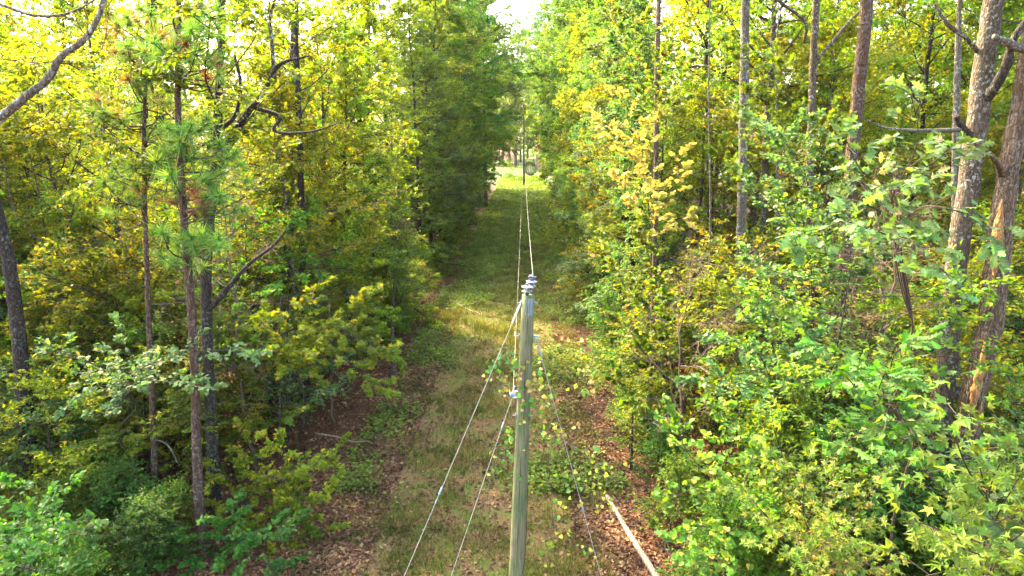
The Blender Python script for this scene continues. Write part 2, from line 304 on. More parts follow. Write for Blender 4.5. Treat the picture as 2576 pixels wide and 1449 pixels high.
def grow_pine(seed, H, r0, cb, Rr, nl, tufts, nd=46, nl_len=.24, wob=.12, path=None):
    rng = np.random.default_rng(seed); n = 12
    if path is None:
        t = np.linspace(0, 1, n); off = np.cumsum(rng.normal(0, wob / 3, (n, 2)), 0); off -= off[0]; path = np.column_stack([off, t * H - .15])
    else: path = np.asarray(path, float); n = len(path)
    hh = np.linspace(0, 1, n); rad = r0 * (1 - hh * .9); rad[0] *= 1.25
    tr = MB(); tr.tube(path, rad, 9); br = MB(); E, D = [], []; S0, S1 = [], []
    az = 0
    for i in range(nl):
        s = (i + rng.uniform(0, 1)) / nl; t = cb + (.99 - cb) * s; az += 2.4 + rng.normal(0, .3); k = t * (n - 1); a = int(min(k, n - 2)); base = path[a] + (path[a + 1] - path[a]) * (k - a)
        L = Rr * (1 - s * .75) * rng.uniform(.6, 1.2); e = R(rng.uniform(-8, 30) + 30 * s); d = np.array([math.cos(az) * math.cos(e), math.sin(az) * math.cos(e), math.sin(e)])
        lp = walk(rng, base, d, L, 5, up=.08, jit=.14); br.tube(lp, np.linspace(.012 + L * .013, .008, 6), 5, cap=False)
        for j in range(max(2, int(tufts / nl))):
            q = rng.uniform(.35, 1.0) if j else 1.0; kk = q * 5; a = int(min(kk, 4)); b0 = lp[a] + (lp[a + 1] - lp[a]) * (kk - a)
            d2 = nrm(nrm(lp[a + 1] - lp[a]) + rng.normal(0, .6, 3) + np.array([0, 0, .35])); l2 = rng.uniform(.15, .5) * min(1, L)
            S0.append(b0); S1.append(b0 + d2 * l2); E.append(b0 + d2 * l2); D.append(d2)
    S0 = np.array(S0); S1 = np.array(S1); br.sticks(S0, S1, np.full(len(S0), .008), np.full(len(S0), .005), 3)
    E = np.array(E); D = np.array(D); K = len(E)
    e = np.repeat(E, nd, 0); dd = np.repeat(D, nd, 0); N = len(e)
    dir_ = nrm(dd * rng.uniform(.1, 1.1, (N, 1)) + nrm(rng.normal(0, 1, (N, 3))) * .85)
    pos = e - dd * rng.uniform(0, .2, (N, 1)); lf = MB(); lf.leaves(pos, dir_, rng.normal(0, 1, (N, 3)), nl_len * rng.uniform(.75, 1.15, N), NEED)
    return tr, br, lf

# ------------------------------------------------------------------ ground
def axis_pts(segs):
    out = [segs[0][0]]
    for a, b, st in segs: out += list(np.linspace(a, b, max(2, int(round((b - a) / st)) + 1))[1:])
    return np.array(out)
xs = axis_pts([(-2500, -200, 575), (-200, -40, 8), (-40, -8, 1), (-8, 8, .4), (8, 40, 1), (40, 200, 8), (200, 2500, 575)])
ys = axis_pts([(-2500, -60, 610), (-60, 0, 5), (0, 60, .4), (60, 220, 1.5), (220, 500, 20), (500, 3000, 500)])
X, Yg = np.meshgrid(xs, ys); Z = gz(X, Yg) * (np.hypot(X, Yg) < 300)
gm = MB(); nx, ny = len(xs), len(ys); ii = np.arange(ny - 1)[:, None] * nx + np.arange(nx - 1)[None]
gm.add(np.stack([X, Yg, Z], -1), None, np.stack([ii, ii + 1, ii + nx + 1, ii + nx], -1).reshape(-1, 4))
def ground_mat():
    m, nt, out = nodes('forest_floor'); L = nt.links.new; N = nt.nodes.new
    tc = N('ShaderNodeTexCoord'); sx = N('ShaderNodeSeparateXYZ'); L(tc.outputs['Object'], sx.inputs[0])
    def math_(op, a, b=None):
        n = N('ShaderNodeMath'); n.operation = op
        for i, v in enumerate((a, b)):
            if v is None: continue
            if isinstance(v, (int, float)): n.inputs[i].default_value = v
            else: L(v, n.inputs[i])
        return n.outputs[0]
    def noise(s, d=4, r=.6):
        n = N('ShaderNodeTexNoise'); n.inputs['Scale'].default_value = s; n.inputs['Detail'].default_value = d; n.inputs['Roughness'].default_value = r; L(tc.outputs['Object'], n.inputs['Vector']); return n.outputs[0]
    n1, n2, n3, n4 = noise(.35, 3), noise(2.2, 5), noise(14, 5, .7), noise(1.1, 4)
    cx = math_('SUBTRACT', sx.outputs[0], math_('ADD', math_('MULTIPLY', sx.outputs[1], .028), -1.4))
    dist = math_('ADD', math_('ABSOLUTE', cx), math_('MULTIPLY', math_('SUBTRACT', n1, .5), 5.0))
    litter = ramp(nt, [(.25, (.03, .014, .008)), (.5, (.085, .036, .017)), (.75, (.15, .075, .035))]); L(n3, litter.inputs[0])
    grass = ramp(nt, [(.25, (.034, .046, .008)), (.5, (.062, .082, .012)), (.75, (.1, .112, .022))]); L(n3, grass.inputs[0])
    tan_ = ramp(nt, [(.25, (.052, .03, .011)), (.5, (.1, .062, .023)), (.75, (.16, .108, .044))]); L(n3, tan_.inputs[0])
    def mix(f, a, b):
        n = N('ShaderNodeMix'); n.data_type = 'RGBA'; L(f, n.inputs[0]); L(a, n.inputs[6]); L(b, n.inputs[7]); return n.outputs[2]
    def step(v, a, b):
        n = N('ShaderNodeMapRange'); n.inputs[1].default_value = a; n.inputs[2].default_value = b; L(v, n.inputs[0]); return n.outputs[0]
    far = step(sx.outputs[1], 25, 55)
    patch = math_('ADD', math_('MULTIPLY', math_('SUBTRACT', n4, .5), 1.6), math_('MULTIPLY', math_('SUBTRACT', n2, .5), .8))
    inner = mix(step(math_('ADD', patch, math_('MULTIPLY', far, .45)), -.1, .25), tan_.outputs[0], grass.outputs[0])
    base = mix(step(dist, 3.2, 4.2), inner, litter.outputs[0])
    lawn = ramp(nt, [(.3, (.026, .045, .006)), (.7, (.034, .056, .008))]); L(n2, lawn.inputs[0])
    base = mix(math_('MULTIPLY', step(sx.outputs[1], 122, 134), step(sx.outputs[1], 226, 216)), base, lawn.outputs[0])
    b = N('ShaderNodeBsdfPrincipled'); b.inputs['Roughness'].default_value = .95; b.inputs['Specular IOR Level'].default_value = .1; L(base, b.inputs['Base Color'])
    bp = N('ShaderNodeBump'); bp.inputs['Strength'].default_value = .8; bp.inputs['Distance'].default_value = .06; L(n3, bp.inputs['Height']); L(bp.outputs[0], b.inputs['Normal'])
    L(b.outputs[0], out.inputs[0]); return m
tag(link('ground', gm.mesh('ground', ground_mat(), True)), kind='structure')

# ------------------------------------------------------------------ prototypes of the woods
low = lambda t: (1 - t) ** .55 * .9 + .12
PR = {}
PR['maple'] = [proto('maple_tree', 'x', 'tree', 'oakbark', mt, seed=s, H=h, r0=.13, cb=.22, Rr=3.4, nl=30, nleaf=17000, leaf=.13, elev=(0, 40)) for s, h, mt in ((1, 13, 'yellow'), (2, 15, 'yellow'), (3, 14, 'green'))]
PR['gum'] = [proto('sweetgum_tree', 'x', 'tree', 'oakbark', 'green', seed=s, H=h, r0=.14, cb=.2, Rr=3.2, nl=30, nleaf=17000, leaf=.15, tmpl=STAR, elev=(0, 40)) for s, h in ((4, 15),)]
PR['edge'] = [proto('maple_tree', 'x', 'tree', 'darkbark', mt, seed=s, H=h, r0=.16, cb=.03, Rr=3.1, nl=60, nleaf=37000, leaf=.13, tmpl=DIAM, elev=(-8, 30), prof=low) for s, h, mt in ((6, 17, 'vine'), (7, 19, 'green'), (8, 16, 'yellow'), (9, 17, 'grey'))]
PR['tall'] = [proto('oak_tree', 'x', 'tree', b, mt, seed=s, H=24, r0=.21, cb=.42, Rr=4.6, nl=30, nleaf=13500, leaf=.17, tmpl=DIAM, elev=(0, 50)) for s, b, mt in ((11, 'oakbark', 'green'), (12, 'darkbark', 'yellow'))]
PR['far'] = [proto('oak_tree', 'x', 'tree', 'oakbark', mt, seed=s, H=28, r0=.24, cb=.06, Rr=6.0, nl=56, nleaf=42000, leaf=.22, tmpl=DIAM, elev=(-5, 40)) for s, mt in ((15, 'green'), (16, 'deep'))]
PR['under'] = [proto('dogwood_tree', 'x', 'small tree', 'darkbark', mt, seed=s, H=h, r0=.05, cb=.2, Rr=2.6, nl=18, nleaf=7000, leaf=.13, elev=(-5, 22), flat=.15, droop=.15, prof=lambda t: .6 + .5 * math.sin(3 * t)) for s, h, mt in ((21, 5.5, 'yellow'), (22, 7, 'green'), (23, 4.5, 'grey'))]
PR['shrub'] = [proto('shrub', 'x', 'shrub', 'darkbark', mt, seed=s, H=h, r0=.035, cb=.04, Rr=1.5, nl=26, nleaf=6500, leaf=.1, elev=(0, 50), prof=low) for s, h, mt in ((31, 3.0, 'green'), (32, 2.4, 'vine'), (33, 3.6, 'deep'))]
def pine_proto(label, **kw):
    tr, br, lf = grow_pine(**kw); root = thing('pine_tree', label, 'pine tree', (0, -500, 0))
    PROTO_CH[root.name] = [link('trunk', tr.mesh('trunk', M['pinebark'], True), root), tag(link('branches', br.mesh('branches', M['twig']), root), kind='stuff'), tag(link('crown', lf.mesh('crown', M['needle']), root), kind='stuff')]
    return root
PR['pine'] = [pine_proto('x', seed=41, H=29, r0=.24, cb=.45, Rr=6.0, nl=40, tufts=760, nd=34, nl_len=.42)]
# ------------------------------------------------------------------ trees that line the strip, one by one
rng = np.random.default_rng(77)
TAKEN = []                                        # trunk positions, to keep them apart
HEROES = [(-10.6, 18.3), (-7.9, 17.2), (-7.0, 16.3), (-7.2, 17.9), (10.2, 15.8), (11.0, 15.2)]
def free(x, y, d): return all((x - a) ** 2 + (y - b) ** 2 > d * d for a, b in TAKEN)
_U = 'first second third fourth fifth sixth seventh eighth ninth tenth eleventh twelfth thirteenth fourteenth fifteenth sixteenth seventeenth eighteenth nineteenth'.split()
ORD = _U + [x for t, d in (('twenty', 'twentieth'), ('thirty', 'thirtieth'), ('forty', 'fortieth'), ('fifty', 'fiftieth')) for x in [d] + [t + '-' + k for k in _U[:9]]]
SUNLINES = [(-1.0, 34.2, 3.0, -3, 28), (2.6, 35, 1.8, 3, 28), (-2.5, 104, 3.6, -3, 28), (1.5, 19.0, 1.2, -3, 28), (-6.8, 18.3, 1.5, -3, 28), (-2.0, 18.2, 2.6, 15, 34)] + [(a + .682 * z / .9, b - .731 * z / .9, w, z / .9 + 2.5, z / .9 + 20) for a, b, z, w in ((-10, 24, 6, 2.0), (-7, 31, 8, 2.2), (-15, 27, 8, 2.0))]       # strips of ground the low sun reaches: no tree stands in its way
def shaded(x, y, rr):
    hx, hy = math.sin(SUN_AZ), math.cos(SUN_AZ)
    for a, b, w, lo, hi in SUNLINES:
        al = (x - a) * hx + (y - b) * hy; pe = abs((x - a) * hy - (y - b) * hx)
        if lo < al < hi and pe < w * rr: return True
    return False
META = []
def place(kind, idx, x, y, sc, sz, label, group, scheme=None, look=None):
    p = PR[kind][idx % len(PR[kind])]; TAKEN.append((x, y))
    o = dup(p, (x, y, float(gz(x, y))), rng.uniform(0, 6.28), (sc, sc * sz), label, group, (rng.normal(0, .025), rng.normal(0, .025)))
    if scheme: META.append((o, scheme, look, x, y))
    return o
LOOK = {'edge': ['vine-draped light green tree', 'full mid green tree', 'yellow-green tree', 'grey-green small-leaved tree'],
        'far': ['tall mid green tree', 'tall dark green tree'], 'pine': ['tall dark pine']}
for side, y0 in ((-1, 29.0), (1, 27.0)):
    y = y0; k = 0; sn = 'left' if side < 0 else 'right'
    while y < 178:
        kind = 'edge' if y < 64 else 'far'
        if (side < 0 and (y > 114 or shaded(midx(y) - 6.8, y, .8))) or y > 146: y += 1.0; continue
        off = 4.5 + (2.0 if kind == 'edge' else (3.0 if y < 80 else 2.5) if side < 0 else 4.2) + rng.uniform(-.4, .7); x = midx(y) + side * off
        if side < 0 and 84 < y < 91: kind_ = 'pine'; x += 2.2
        else: kind_ = kind
        i = [0, 3, 1, 3, 2][k % 5] if side > 0 else [1, 1, 2, 1, 3][k % 5]
        if kind_ == 'far' and side < 0: i = 1 if k % 4 == 3 else 0
        i = i % len(PR[kind_]); sc = rng.uniform(.85, 1.08) * (.98 + .34 * min(1, (y - 64) / 50) if kind_ == 'far' else 1.1 if y > 45 else 1) * (.8 if y < 34 else 1)
        place(kind_, i, x, y, sc, rng.uniform(.95, 1.15), f"{LOOK[kind_][i]}, {ORD[k]} back along the {sn} edge of the strip", f"trees along the {sn} edge of the strip", "tree " + sn, LOOK[kind_][i])
        k += 1; y += rng.uniform(2.6, 3.4) if kind == 'edge' else rng.uniform(4.5, 6)
# end of the strip, behind the lawn
for k, (x, y, kind, i, sc) in enumerate([(-9, 206, 'far', 0, 1.35), (-3, 214, 'far', 1, 1.3), (2.5, 203, 'far', 0, 1.15), (8.5, 209, 'far', 1, 1.25), (14, 204, 'far', 0, 1.3), (5, 225, 'far', 0, 1.3), (-6, 226, 'far', 0, 1.4), (12, 226, 'far', 1, 1.35), (20, 212, 'far', 0, 1.3), (-15, 210, 'far', 1, 1.3)]):
    place(kind, i, x, y, sc, 1.3, f"{LOOK[kind][i]} closing the far end of the strip", 'trees behind the far lawn', 'end', LOOK[kind][i])
for k, (x, y, i) in enumerate([(-8.8, 25.5, 0), (-8.2, 29.5, 1), (-11.5, 30.5, 1)]):
    place('maple', i, x, y, 1.0, 1.0, ['bright yellow-green maple whose crown hangs over the left strip edge', 'yellow-green maple just behind the crown at the left strip edge', 'tall yellow-green maple farther in behind the left strip edge'][k], 'maples at the left strip edge')
# ------------------------------------------------------------------ woods on both sides
def scatter(n, kinds, ylo, yhi, side, dmin, gap, label, group, sc=(.85, 1.15), spread=.80, deep=60):
    got = 0
    for _ in range(n * 40):
        if got >= n: break
        y = math.sqrt(rng.uniform(ylo ** 2, yhi ** 2)); w = spread * y + 3
        e = midx(y) + side * (4.5 + gap); x = rng.uniform(min(e, side * w), max(e, side * w)) if side * (side * w - e) > 0 else None
        if x is None or abs(x - e) > deep or not free(x, y, dmin) or (side < 0 and shaded(x, y, 1 if kinds[0][0] in ('maple', 'tall') else .75)): continue
        if any((x - a) ** 2 + (y - b) ** 2 < 2.2 for a, b in HEROES): continue
        kind, idx, look = kinds[int(rng.integers(0, len(kinds)))]
        place(kind, idx, x, y, rng.uniform(*sc), rng.uniform(.9, 1.15), label.format(look), group.format(look), 'line', ('low ' if kind == 'under' else '') + look); got += 1
ML = [('maple', 0, 'yellow-green maple'), ('maple', 1, 'yellow-green maple'), ('maple', 2, 'full green maple'), ('gum', 0, 'mid green sweetgum')]
scatter(20, [('tall', 0, 'tall oak'), ('tall', 1, 'tall oak')], 34, 75, -1, 3.2, 3.0, '{} with bare lower trunk standing in the left woods behind the nearest trunks', '{}s standing in the left woods')
scatter(24, [('tall', 0, 'tall oak'), ('tall', 1, 'tall oak')], 26, 75, 1, 3.2, 3.0, '{} with bare lower trunk standing in the right woods behind the leafy edge', '{}s standing in the right woods')
scatter(14, ML, 21, 36, -1, 2.4, 2.0, '{} with leaves from low down in the near left woods', '{}s in the near left woods')
scatter(26, ML, 36, 75, -1, 2.6, 2.5, '{} deep in the left woods beyond the near trunks', '{}s deep in the left woods')
scatter(14, ML + [('edge', 0, 'vine-draped tree')], 26, 38, 1, 2.3, 2.0, '{} in the near right woods behind the strip edge', '{}s in the near right woods')
scatter(24, ML, 34, 75, 1, 2.6, 2.5, '{} deep in the right woods beyond the near trunks', '{}s deep in the right woods')
UL = [('under', 0, 'yellow-green dogwood'), ('under', 1, 'mid green dogwood'), ('under', 2, 'grey-green dogwood'), ('under', 0, 'yellow-green dogwood')]
scatter(54, UL, 19.5, 37, -1, 1.3, 1.8, 'low layered {} under the trees of the left woods', '{}s under the left trees')
scatter(22, UL, 14, 30, 1, 1.5, 1.6, 'low layered {} under the trees of the right woods', '{}s under the right trees')
scatter(11, UL, 16.2, 20.5, -1, 1.2, 3.2, '{}', '{}s among the nearest left trunks', sc=(.6, .85), spread=.74)
SL = [('shrub', 0, 'mid green shrub'), ('shrub', 1, 'light green shrub'), ('shrub', 2, 'dark green shrub')]
for side, y0 in ((-1, 34.0), (1, 10.5)):
    y = y0; k = 0; sn = 'left' if side < 0 else 'right'
    while y < 100:
        i = int(rng.integers(0, 3)); x = midx(y) + side * (4.5 + rng.uniform(.5, 1.4))
        place('shrub', i, x, y, rng.uniform(.6, 1.0) * (1.0 if y > 16 else .95), 1, f"{SL[i][2]} under the trees, {ORD[k]} along the {sn} strip edge", f"shrubs along the {sn} edge of the strip", "bush " + sn, SL[i][2])
        k += 1; y += rng.uniform(1.6, 2.6) if y < 40 else rng.uniform(2.8, 4.2)
scatter(20, SL, 10, 20, 1, 1.1, 1.2, '{} filling the undergrowth of the near right woods', '{}s in the right undergrowth', sc=(.9, 1.4))
scatter(20, SL, 12.5, 17.5, -1, 1.0, 3.0, '{} on the leaf-covered floor of the near left woods', '{}s in the left undergrowth', sc=(.5, .75), spread=.72)
for l in PR.values():
    for r in l:
        for c in PROTO_CH[r.name]: bpy.data.objects.remove(c)
        bpy.data.objects.remove(r)

# far-off woods that read as one mass
def far_woods():
    r = np.random.default_rng(5); mb = MB()
    for sgn in (-1, 1):
        n = 34000; a = r.uniform(.07, .95, n) * sgn; d = r.uniform(92, 125, n); c = r.integers(0, 240, n)
        ca = r.uniform(.09, .95, 240) * sgn; cd = r.uniform(92, 125, 240); czz = r.uniform(2, 40, 240); cr = r.uniform(2.5, 5, 240)
        p = np.column_stack([np.sin(ca[c]) * cd[c], np.cos(ca[c]) * cd[c], czz[c]]) + nrm(r.normal(0, 1, (n, 3))) * (cr[c] * r.uniform(.5, 1, n) ** .5)[:, None]
        p[:, 2] = np.abs(p[:, 2]); ok = np.abs(p[:, 0] - midx(p[:, 1])) > 9
        p = p[ok]
        ca = r.uniform(-40, 40, 60); n = 9000; c = r.integers(0, 60, n); cz_ = r.uniform(2, 30, 60)
        q = np.column_stack([ca[c] + sgn * 14, 245 + r.uniform(0, 14, n), cz_[c]]) + nrm(r.normal(0, 1, (n, 3))) * r.uniform(2, 6, (n, 1)); q[:, 2] = np.abs(q[:, 2]); p = np.vstack([p, q]); N = len(p)
        mb.leaves(p, r.normal(0, 1, (N, 3)), np.array([0, 0, 1]) + r.normal(0, .7, (N, 3)), r.uniform(.5, 1.0, N), DIAM)
    return mb.mesh('distant_woods', M['green'])
tag(link('distant_woods', far_woods()), kind='stuff')

# ------------------------------------------------------------------ near trunks, one by one
def smooth(pts, n):
    pts = np.asarray(pts, float); s = np.concatenate([[0], np.cumsum(np.linalg.norm(np.diff(pts, axis=0), axis=1))]); s /= s[-1]
    u = np.linspace(0, 1, n); k = np.clip(np.searchsorted(s, u) - 1, 0, len(s) - 2); f = ((u - s[k]) / (s[k + 1] - s[k]))[:, None]
    tg = np.gradient(pts, s, axis=0); h = (s[k + 1] - s[k])[:, None]
    return (2 * f ** 3 - 3 * f ** 2 + 1) * pts[k] + (f ** 3 - 2 * f ** 2 + f) * h * tg[k] + (-2 * f ** 3 + 3 * f ** 2) * pts[k + 1] + (f ** 3 - f ** 2) * h * tg[k + 1]
def stem(name, parent, pts, r, mat, sides=14, n=50, ridge=.05, seed=0):
    g = np.random.default_rng(seed); path = smooth(pts, n); rad = np.interp(np.linspace(0, 1, n), np.linspace(0, 1, len(r)), r)
    path[1:-1] += g.normal(0, .012, (n - 2, 3)) * rad[1:-1, None] * 4
    mb = MB(); mb.tube(path, rad, sides, True, ridge, g); return link(name, mb.mesh(name, mat, True), parent)
def rel(pts, o): return [np.asarray(p) - o for p in pts]
def big_tree(name, label, cat, uv, Y, r, bark, limbs=(), crown=None, H=20, seed=0, group=None, ridge=.05, lean=0.0):
    """uv: pixels up the stem, the first one on the ground; limbs: (pixel list with depth, radii, bark)."""
    pts = [P(u, v, Y + lean * i) for i, (u, v) in enumerate(uv)]
    base = pts[0].copy(); pts[0][2] = gz(base[0], base[1]) - .2; base[2] = gz(base[0], base[1])
    if pts[-1][2] < H: pts.append(pts[-1] + nrm(pts[-1] - pts[-2]) * .6 * (H - pts[-1][2]) + np.array([0, 0, .4 * (H - pts[-1][2])]))
    r = [x * (.68 if 'left edge' in label else .8) for x in r]
    t = thing(name, label, cat, base, 0, group); TAKEN.append((base[0], base[1]))
    p = rel(pts, base); rr = [r[0] * 1.25] + list(r) + [r[-1] * .3] if len(r) < len(p) else r
    stem('trunk', t, p, np.interp(np.linspace(0, 1, len(p)), np.linspace(0, 1, len(rr)), rr), M[bark], seed=seed, ridge=ridge, n=70)
    for k, (lp, lr, lb) in enumerate(limbs):
        stem('limb', t, rel([P(*q) for q in lp], base), lr, M[lb], sides=8, n=24, ridge=.06, seed=seed + k + 1)
    if crown:
        tr, br, lf = grow(seed=seed + 50, H=H, r0=.1, path=smooth(p, 14), **crown[1])
        tag(link('branches', br.mesh('branches', M['twig']), t), kind='stuff'); tag(link('crown', lf.mesh('crown', M[crown[0]]), t), kind='stuff')
    return t
HC = lambda **k: dict(dict(cb=.62, Rr=3.4, nl=14, nleaf=5500, leaf=.13, tmpl=DIAM, elev=(0, 45)), **k)
# left side
Y1 = G(85, 1290)[1]
big_tree('oak_tree', 'dark trunk curving out of the frame at the left edge', 'tree', [(85, 1290), (75, 1180), (58, 960), (38, 760), (14, 620), (-25, 480), (-90, 330)], Y1, [.29, .25, .22, .2, .18], 'darkbark', seed=101, H=17, crown=('yellow', HC()))
Y2 = G(393, 1320)[1]
big_tree('pine_tree', 'slim young pine with long needle tufts, left one of the two near pines', 'pine tree', [(393, 1320), (388, 1150), (378, 900), (366, 560), (362, 400), (366, 200), (372, 60)], Y2, [.09, .08, .065, .055], 'pinebark', seed=111, H=14.2,
         limbs=[([(384, 1105, Y2), (420, 1118, Y2 - .2), (448, 1165, Y2 - .3)], [.03, .022, .012], 'palebark'), ([(388, 1210, Y2), (440, 1240, Y2 - .2), (500, 1242, Y2 - .2)], [.028, .02, .01], 'palebark')])
Y3 = G(512, 1385)[1]
big_tree('pine_tree', 'slim pine with flaky bark, right one of the two near pines', 'pine tree', [(512, 1385), (500, 1250), (492, 1000), (480, 760), (466, 590), (452, 380), (447, 160), (450, 20)], Y3, [.145, .125, .11, .09, .07], 'pinebark', seed=121, H=15)
Y4 = G(540, 1300)[1]
big_tree('oak_tree', 'forked dark oak with heavy crooked limbs behind the two near pines', 'tree', [(540, 1300), (532, 1100), (522, 850), (520, 640), (532, 500), (545, 395), (550, 250), (556, 120)], Y4, [.19, .17, .16, .15, .12, .09], 'darkbark', seed=131, H=16,
         limbs=[([(524, 780, Y4), (560, 740, Y4 - .2), (632, 660, Y4 - .3), (690, 615, Y4 - .2), (735, 560, Y4)], [.085, .075, .05, .035, .02], 'darkbark'),
                ([(545, 420, Y4), (590, 335, Y4 - .3), (618, 290, Y4 - .5), (662, 235, Y4 - .6), (700, 165, Y4 - .6), (780, 140, Y4 - .6)], [.12, .1, .08, .06, .045, .015], 'darkbark'),
                ([(548, 330, Y4), (585, 300, Y4), (605, 210, Y4 + .2), (590, 140, Y4 + .3)], [.06, .05, .04, .03], 'darkbark'),
                ([(640, 270, Y4 - .5), (705, 300, Y4 - .6), (690, 320, Y4 - .6), (790, 330, Y4 - .7), (850, 310, Y4 - .7)], [.05, .04, .035, .025, .012], 'darkbark'),
                ([(690, 200, Y4 - .6), (684, 110, Y4 - .4), (680, 40, Y4 - .3), (700, -20, Y4 - .3)], [.05, .045, .04, .03], 'oakbark'),
                ([(470, 390, Y4 - .4), (540, 350, Y4 - .3), (620, 330, Y4 - .3)], [.02, .03, .035], 'darkbark'),
                ([(505, 660, Y4 - .5), (570, 600, Y4 - .8), (640, 540, Y4 - 1)], [.03, .025, .012], 'palebark')], crown=('green', HC(cb=.5, nleaf=7000)))
Y5 = 27.0
big_tree('oak_tree', 'grey trunk showing through leaves right of the crooked oak', 'tree', [(716, 1010), (720, 900), (722, 740), (728, 560), (732, 380), (735, 200), (742, 60)], Y5, [.22, .2, .19, .16], 'oakbark', seed=141, H=20, crown=('yellow', HC()))
Y6 = 24.0
big_tree('oak_tree', 'dark trunk low in the left woods between the pale saplings', 'tree', [(768, 1100), (770, 960), (764, 800), (760, 620), (756, 420)], Y6, [.16, .15, .13, .1], 'darkbark', seed=151, H=17, crown=('green', HC()))
Y7 = 30.0
big_tree('oak_tree', 'broad shaded trunk standing behind the two near pines', 'tree', [(408, 960), (405, 800), (412, 640), (404, 460), (400, 300)], Y7, [.3, .28, .26, .2], 'darkbark', seed=161, H=20, crown=('yellow', HC()))
Y8 = 8.2
big_tree('oak_tree', 'lichen-grey limb sweeping across the upper left corner', 'tree', [(-560, 1449), (-440, 1000), (-330, 560), (-240, 440)], Y8, [.2, .18, .15, .11], 'palebark', seed=171, H=11,
         limbs=[([(-240, 450, Y8), (-90, 370, Y8), (0, 298, Y8), (70, 240, Y8), (128, 190, Y8), (150, 145, Y8), (205, 108, Y8), (245, 50, Y8), (268, -30, Y8)], [.075, .062, .052, .05, .047, .042, .036, .03, .026], 'palebark'),
                ([(0, 10, Y8), (80, 38, Y8), (160, 36, Y8), (230, 5, Y8), (280, -40, Y8)], [.016, .016, .014, .012, .01], 'palebark')])
big_tree('sapling', 'thin forked grey sapling at the far left among low leaves', 'sapling', [(150, 900), (140, 760), (118, 620), (96, 480), (70, 380), (30, 290)], 22, [.06, .05, .035, .02], 'oakbark', seed=181, H=9,
         limbs=[([(142, 780, 22), (160, 690, 21.8), (165, 600, 21.7), (200, 470, 21.7)], [.04, .035, .03, .012], 'oakbark'), ([(118, 620, 22), (60, 570, 21.8), (20, 470, 21.6), (8, 400, 21.6)], [.03, .025, .02, .012], 'palebark')])
for k, (u, v0, v1, Y, r, b, lab) in enumerate([(700, 1130, 900, 20.6, .05, 'palebark', 'pale thin sapling stem, left one of the pair above the brown leaves'), (720, 1130, 905, 20.4, .07, 'darkbark', 'dark thin sapling stem, right one of the pair above the brown leaves'), (195, 1240, 1010, 19.5, .07, 'darkbark', 'thin dark stem rising from the low bushes right of the left-edge trunk'), (985, 975, 860, 27.5, .12, 'oakbark', 'short stout stump-like trunk beside the strip under green leaves')]):
    big_tree('sapling', lab, 'sapling', [(u, v0), (u + 4, (v0 + v1) / 2), (u + 2, v1), (u + 6, v1 - 160)], Y, [r, r * .85, r * .6, r * .4], b, seed=190 + k, H=5)
# right side
Y9 = G(2335, 1400)[1]
big_tree('oak_tree', 'tall lichen-spotted trunk left of the pair at the right edge', 'tree', [(2335, 1400), (2350, 1240), (2376, 960), (2402, 700), (2432, 480), (2456, 330), (2470, 200), (2490, 70), (2506, -40)], Y9, [.3, .27, .26, .25, .23, .22], 'oakbark', seed=201, H=20, ridge=.035,
         limbs=[([(2470, 262, Y9), (2505, 215, Y9 - .4), (2530, 170, Y9 - .6), (2552, 95, Y9 - .8), (2590, 40, Y9 - .9)], [.12, .1, .09, .07, .05], 'darkbark'),
                ([(2440, 345, Y9), (2418, 318, Y9 - .3), (2405, 292, Y9 - .5)], [.1, .08, .05], 'darkbark'),
                ([(2415, 326, Y9 - .3), (2360, 328, Y9 - .9), (2270, 326, Y9 - 1.5), (2215, 318, Y9 - 1.8), (2170, 296, Y9 - 2)], [.05, .04, .03, .022, .008], 'palebark'),
                ([(2460, 130, Y9), (2425, 92, Y9 - .2), (2385, 62, Y9 - .3), (2350, 10, Y9 - .3)], [.05, .045, .04, .03], 'oakbark')], crown=('green', HC(cb=.7)))
Y10 = G(2400, 1430)[1]
big_tree('oak_tree', 'broken-topped trunk with orange torn wood at the far right edge', 'tree', [(2400, 1430), (2420, 1250), (2448, 1000), (2490, 820), (2512, 640), (2530, 470), (2560, 300), (2590, 100)], Y10, [.33, .31, .31, .28, .22, .16, .14], 'warmbark', seed=211, H=17, ridge=.05,
         limbs=[([(2522, 440, Y10), (2505, 405, Y10 - .5), (2488, 385, Y10 - .7)], [.09, .06, .04], 'warmbark'),
                ([(2590, 130, Y10), (2540, 110, Y10 - .4), (2500, 92, Y10 - .6)], [.07, .09, .05], 'palebark')], crown=('green', HC(cb=.8, nleaf=2500)))
M['torn'] = bark_mat('orange_torn_and_sunlit_wood', (.12, .05, .015), (.3, .15, .05), (.45, .27, .12), la=.0, sc=9, stretch=.12, bump=.8)  # orange of torn wood, also used to paint sunlit bark
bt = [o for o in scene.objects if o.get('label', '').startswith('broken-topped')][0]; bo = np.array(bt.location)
for k, (pl, rl) in enumerate([([(2478, 860, Y10 - .24), (2470, 920, Y10 - .26), (2455, 985, Y10 - .27), (2440, 1050, Y10 - .27)], [.02, .085, .1, .015]), ([(2520, 500, Y10 - .14), (2512, 570, Y10 - .17), (2504, 640, Y10 - .2), (2500, 700, Y10 - .22)], [.015, .09, .1, .02]), ([(2470, 1010, Y10 - .28), (2462, 1040, Y10 - .28), (2450, 1090, Y10 - .28)], [.01, .05, .01])]):  # lower patches are torn wood, the upper one is sunlight painted on bark
    stem('torn_and_sunlit_patch', bt, rel([P(*q) for q in pl], bo), rl, M['torn'], sides=10, n=20, ridge=.14, seed=290 + k)
Y11 = 23.0
big_tree('pine_tree', 'reddish pine trunk draped with golden vines in the middle of the right wall', 'pine tree', [(1640, 1060), (1642, 880), (1646, 700), (1650, 460), (1652, 240), (1657, 0)], Y11, [.11, .105, .1, .09, .08], 'warmbark', seed=221, H=24)
Y12 = 24.0
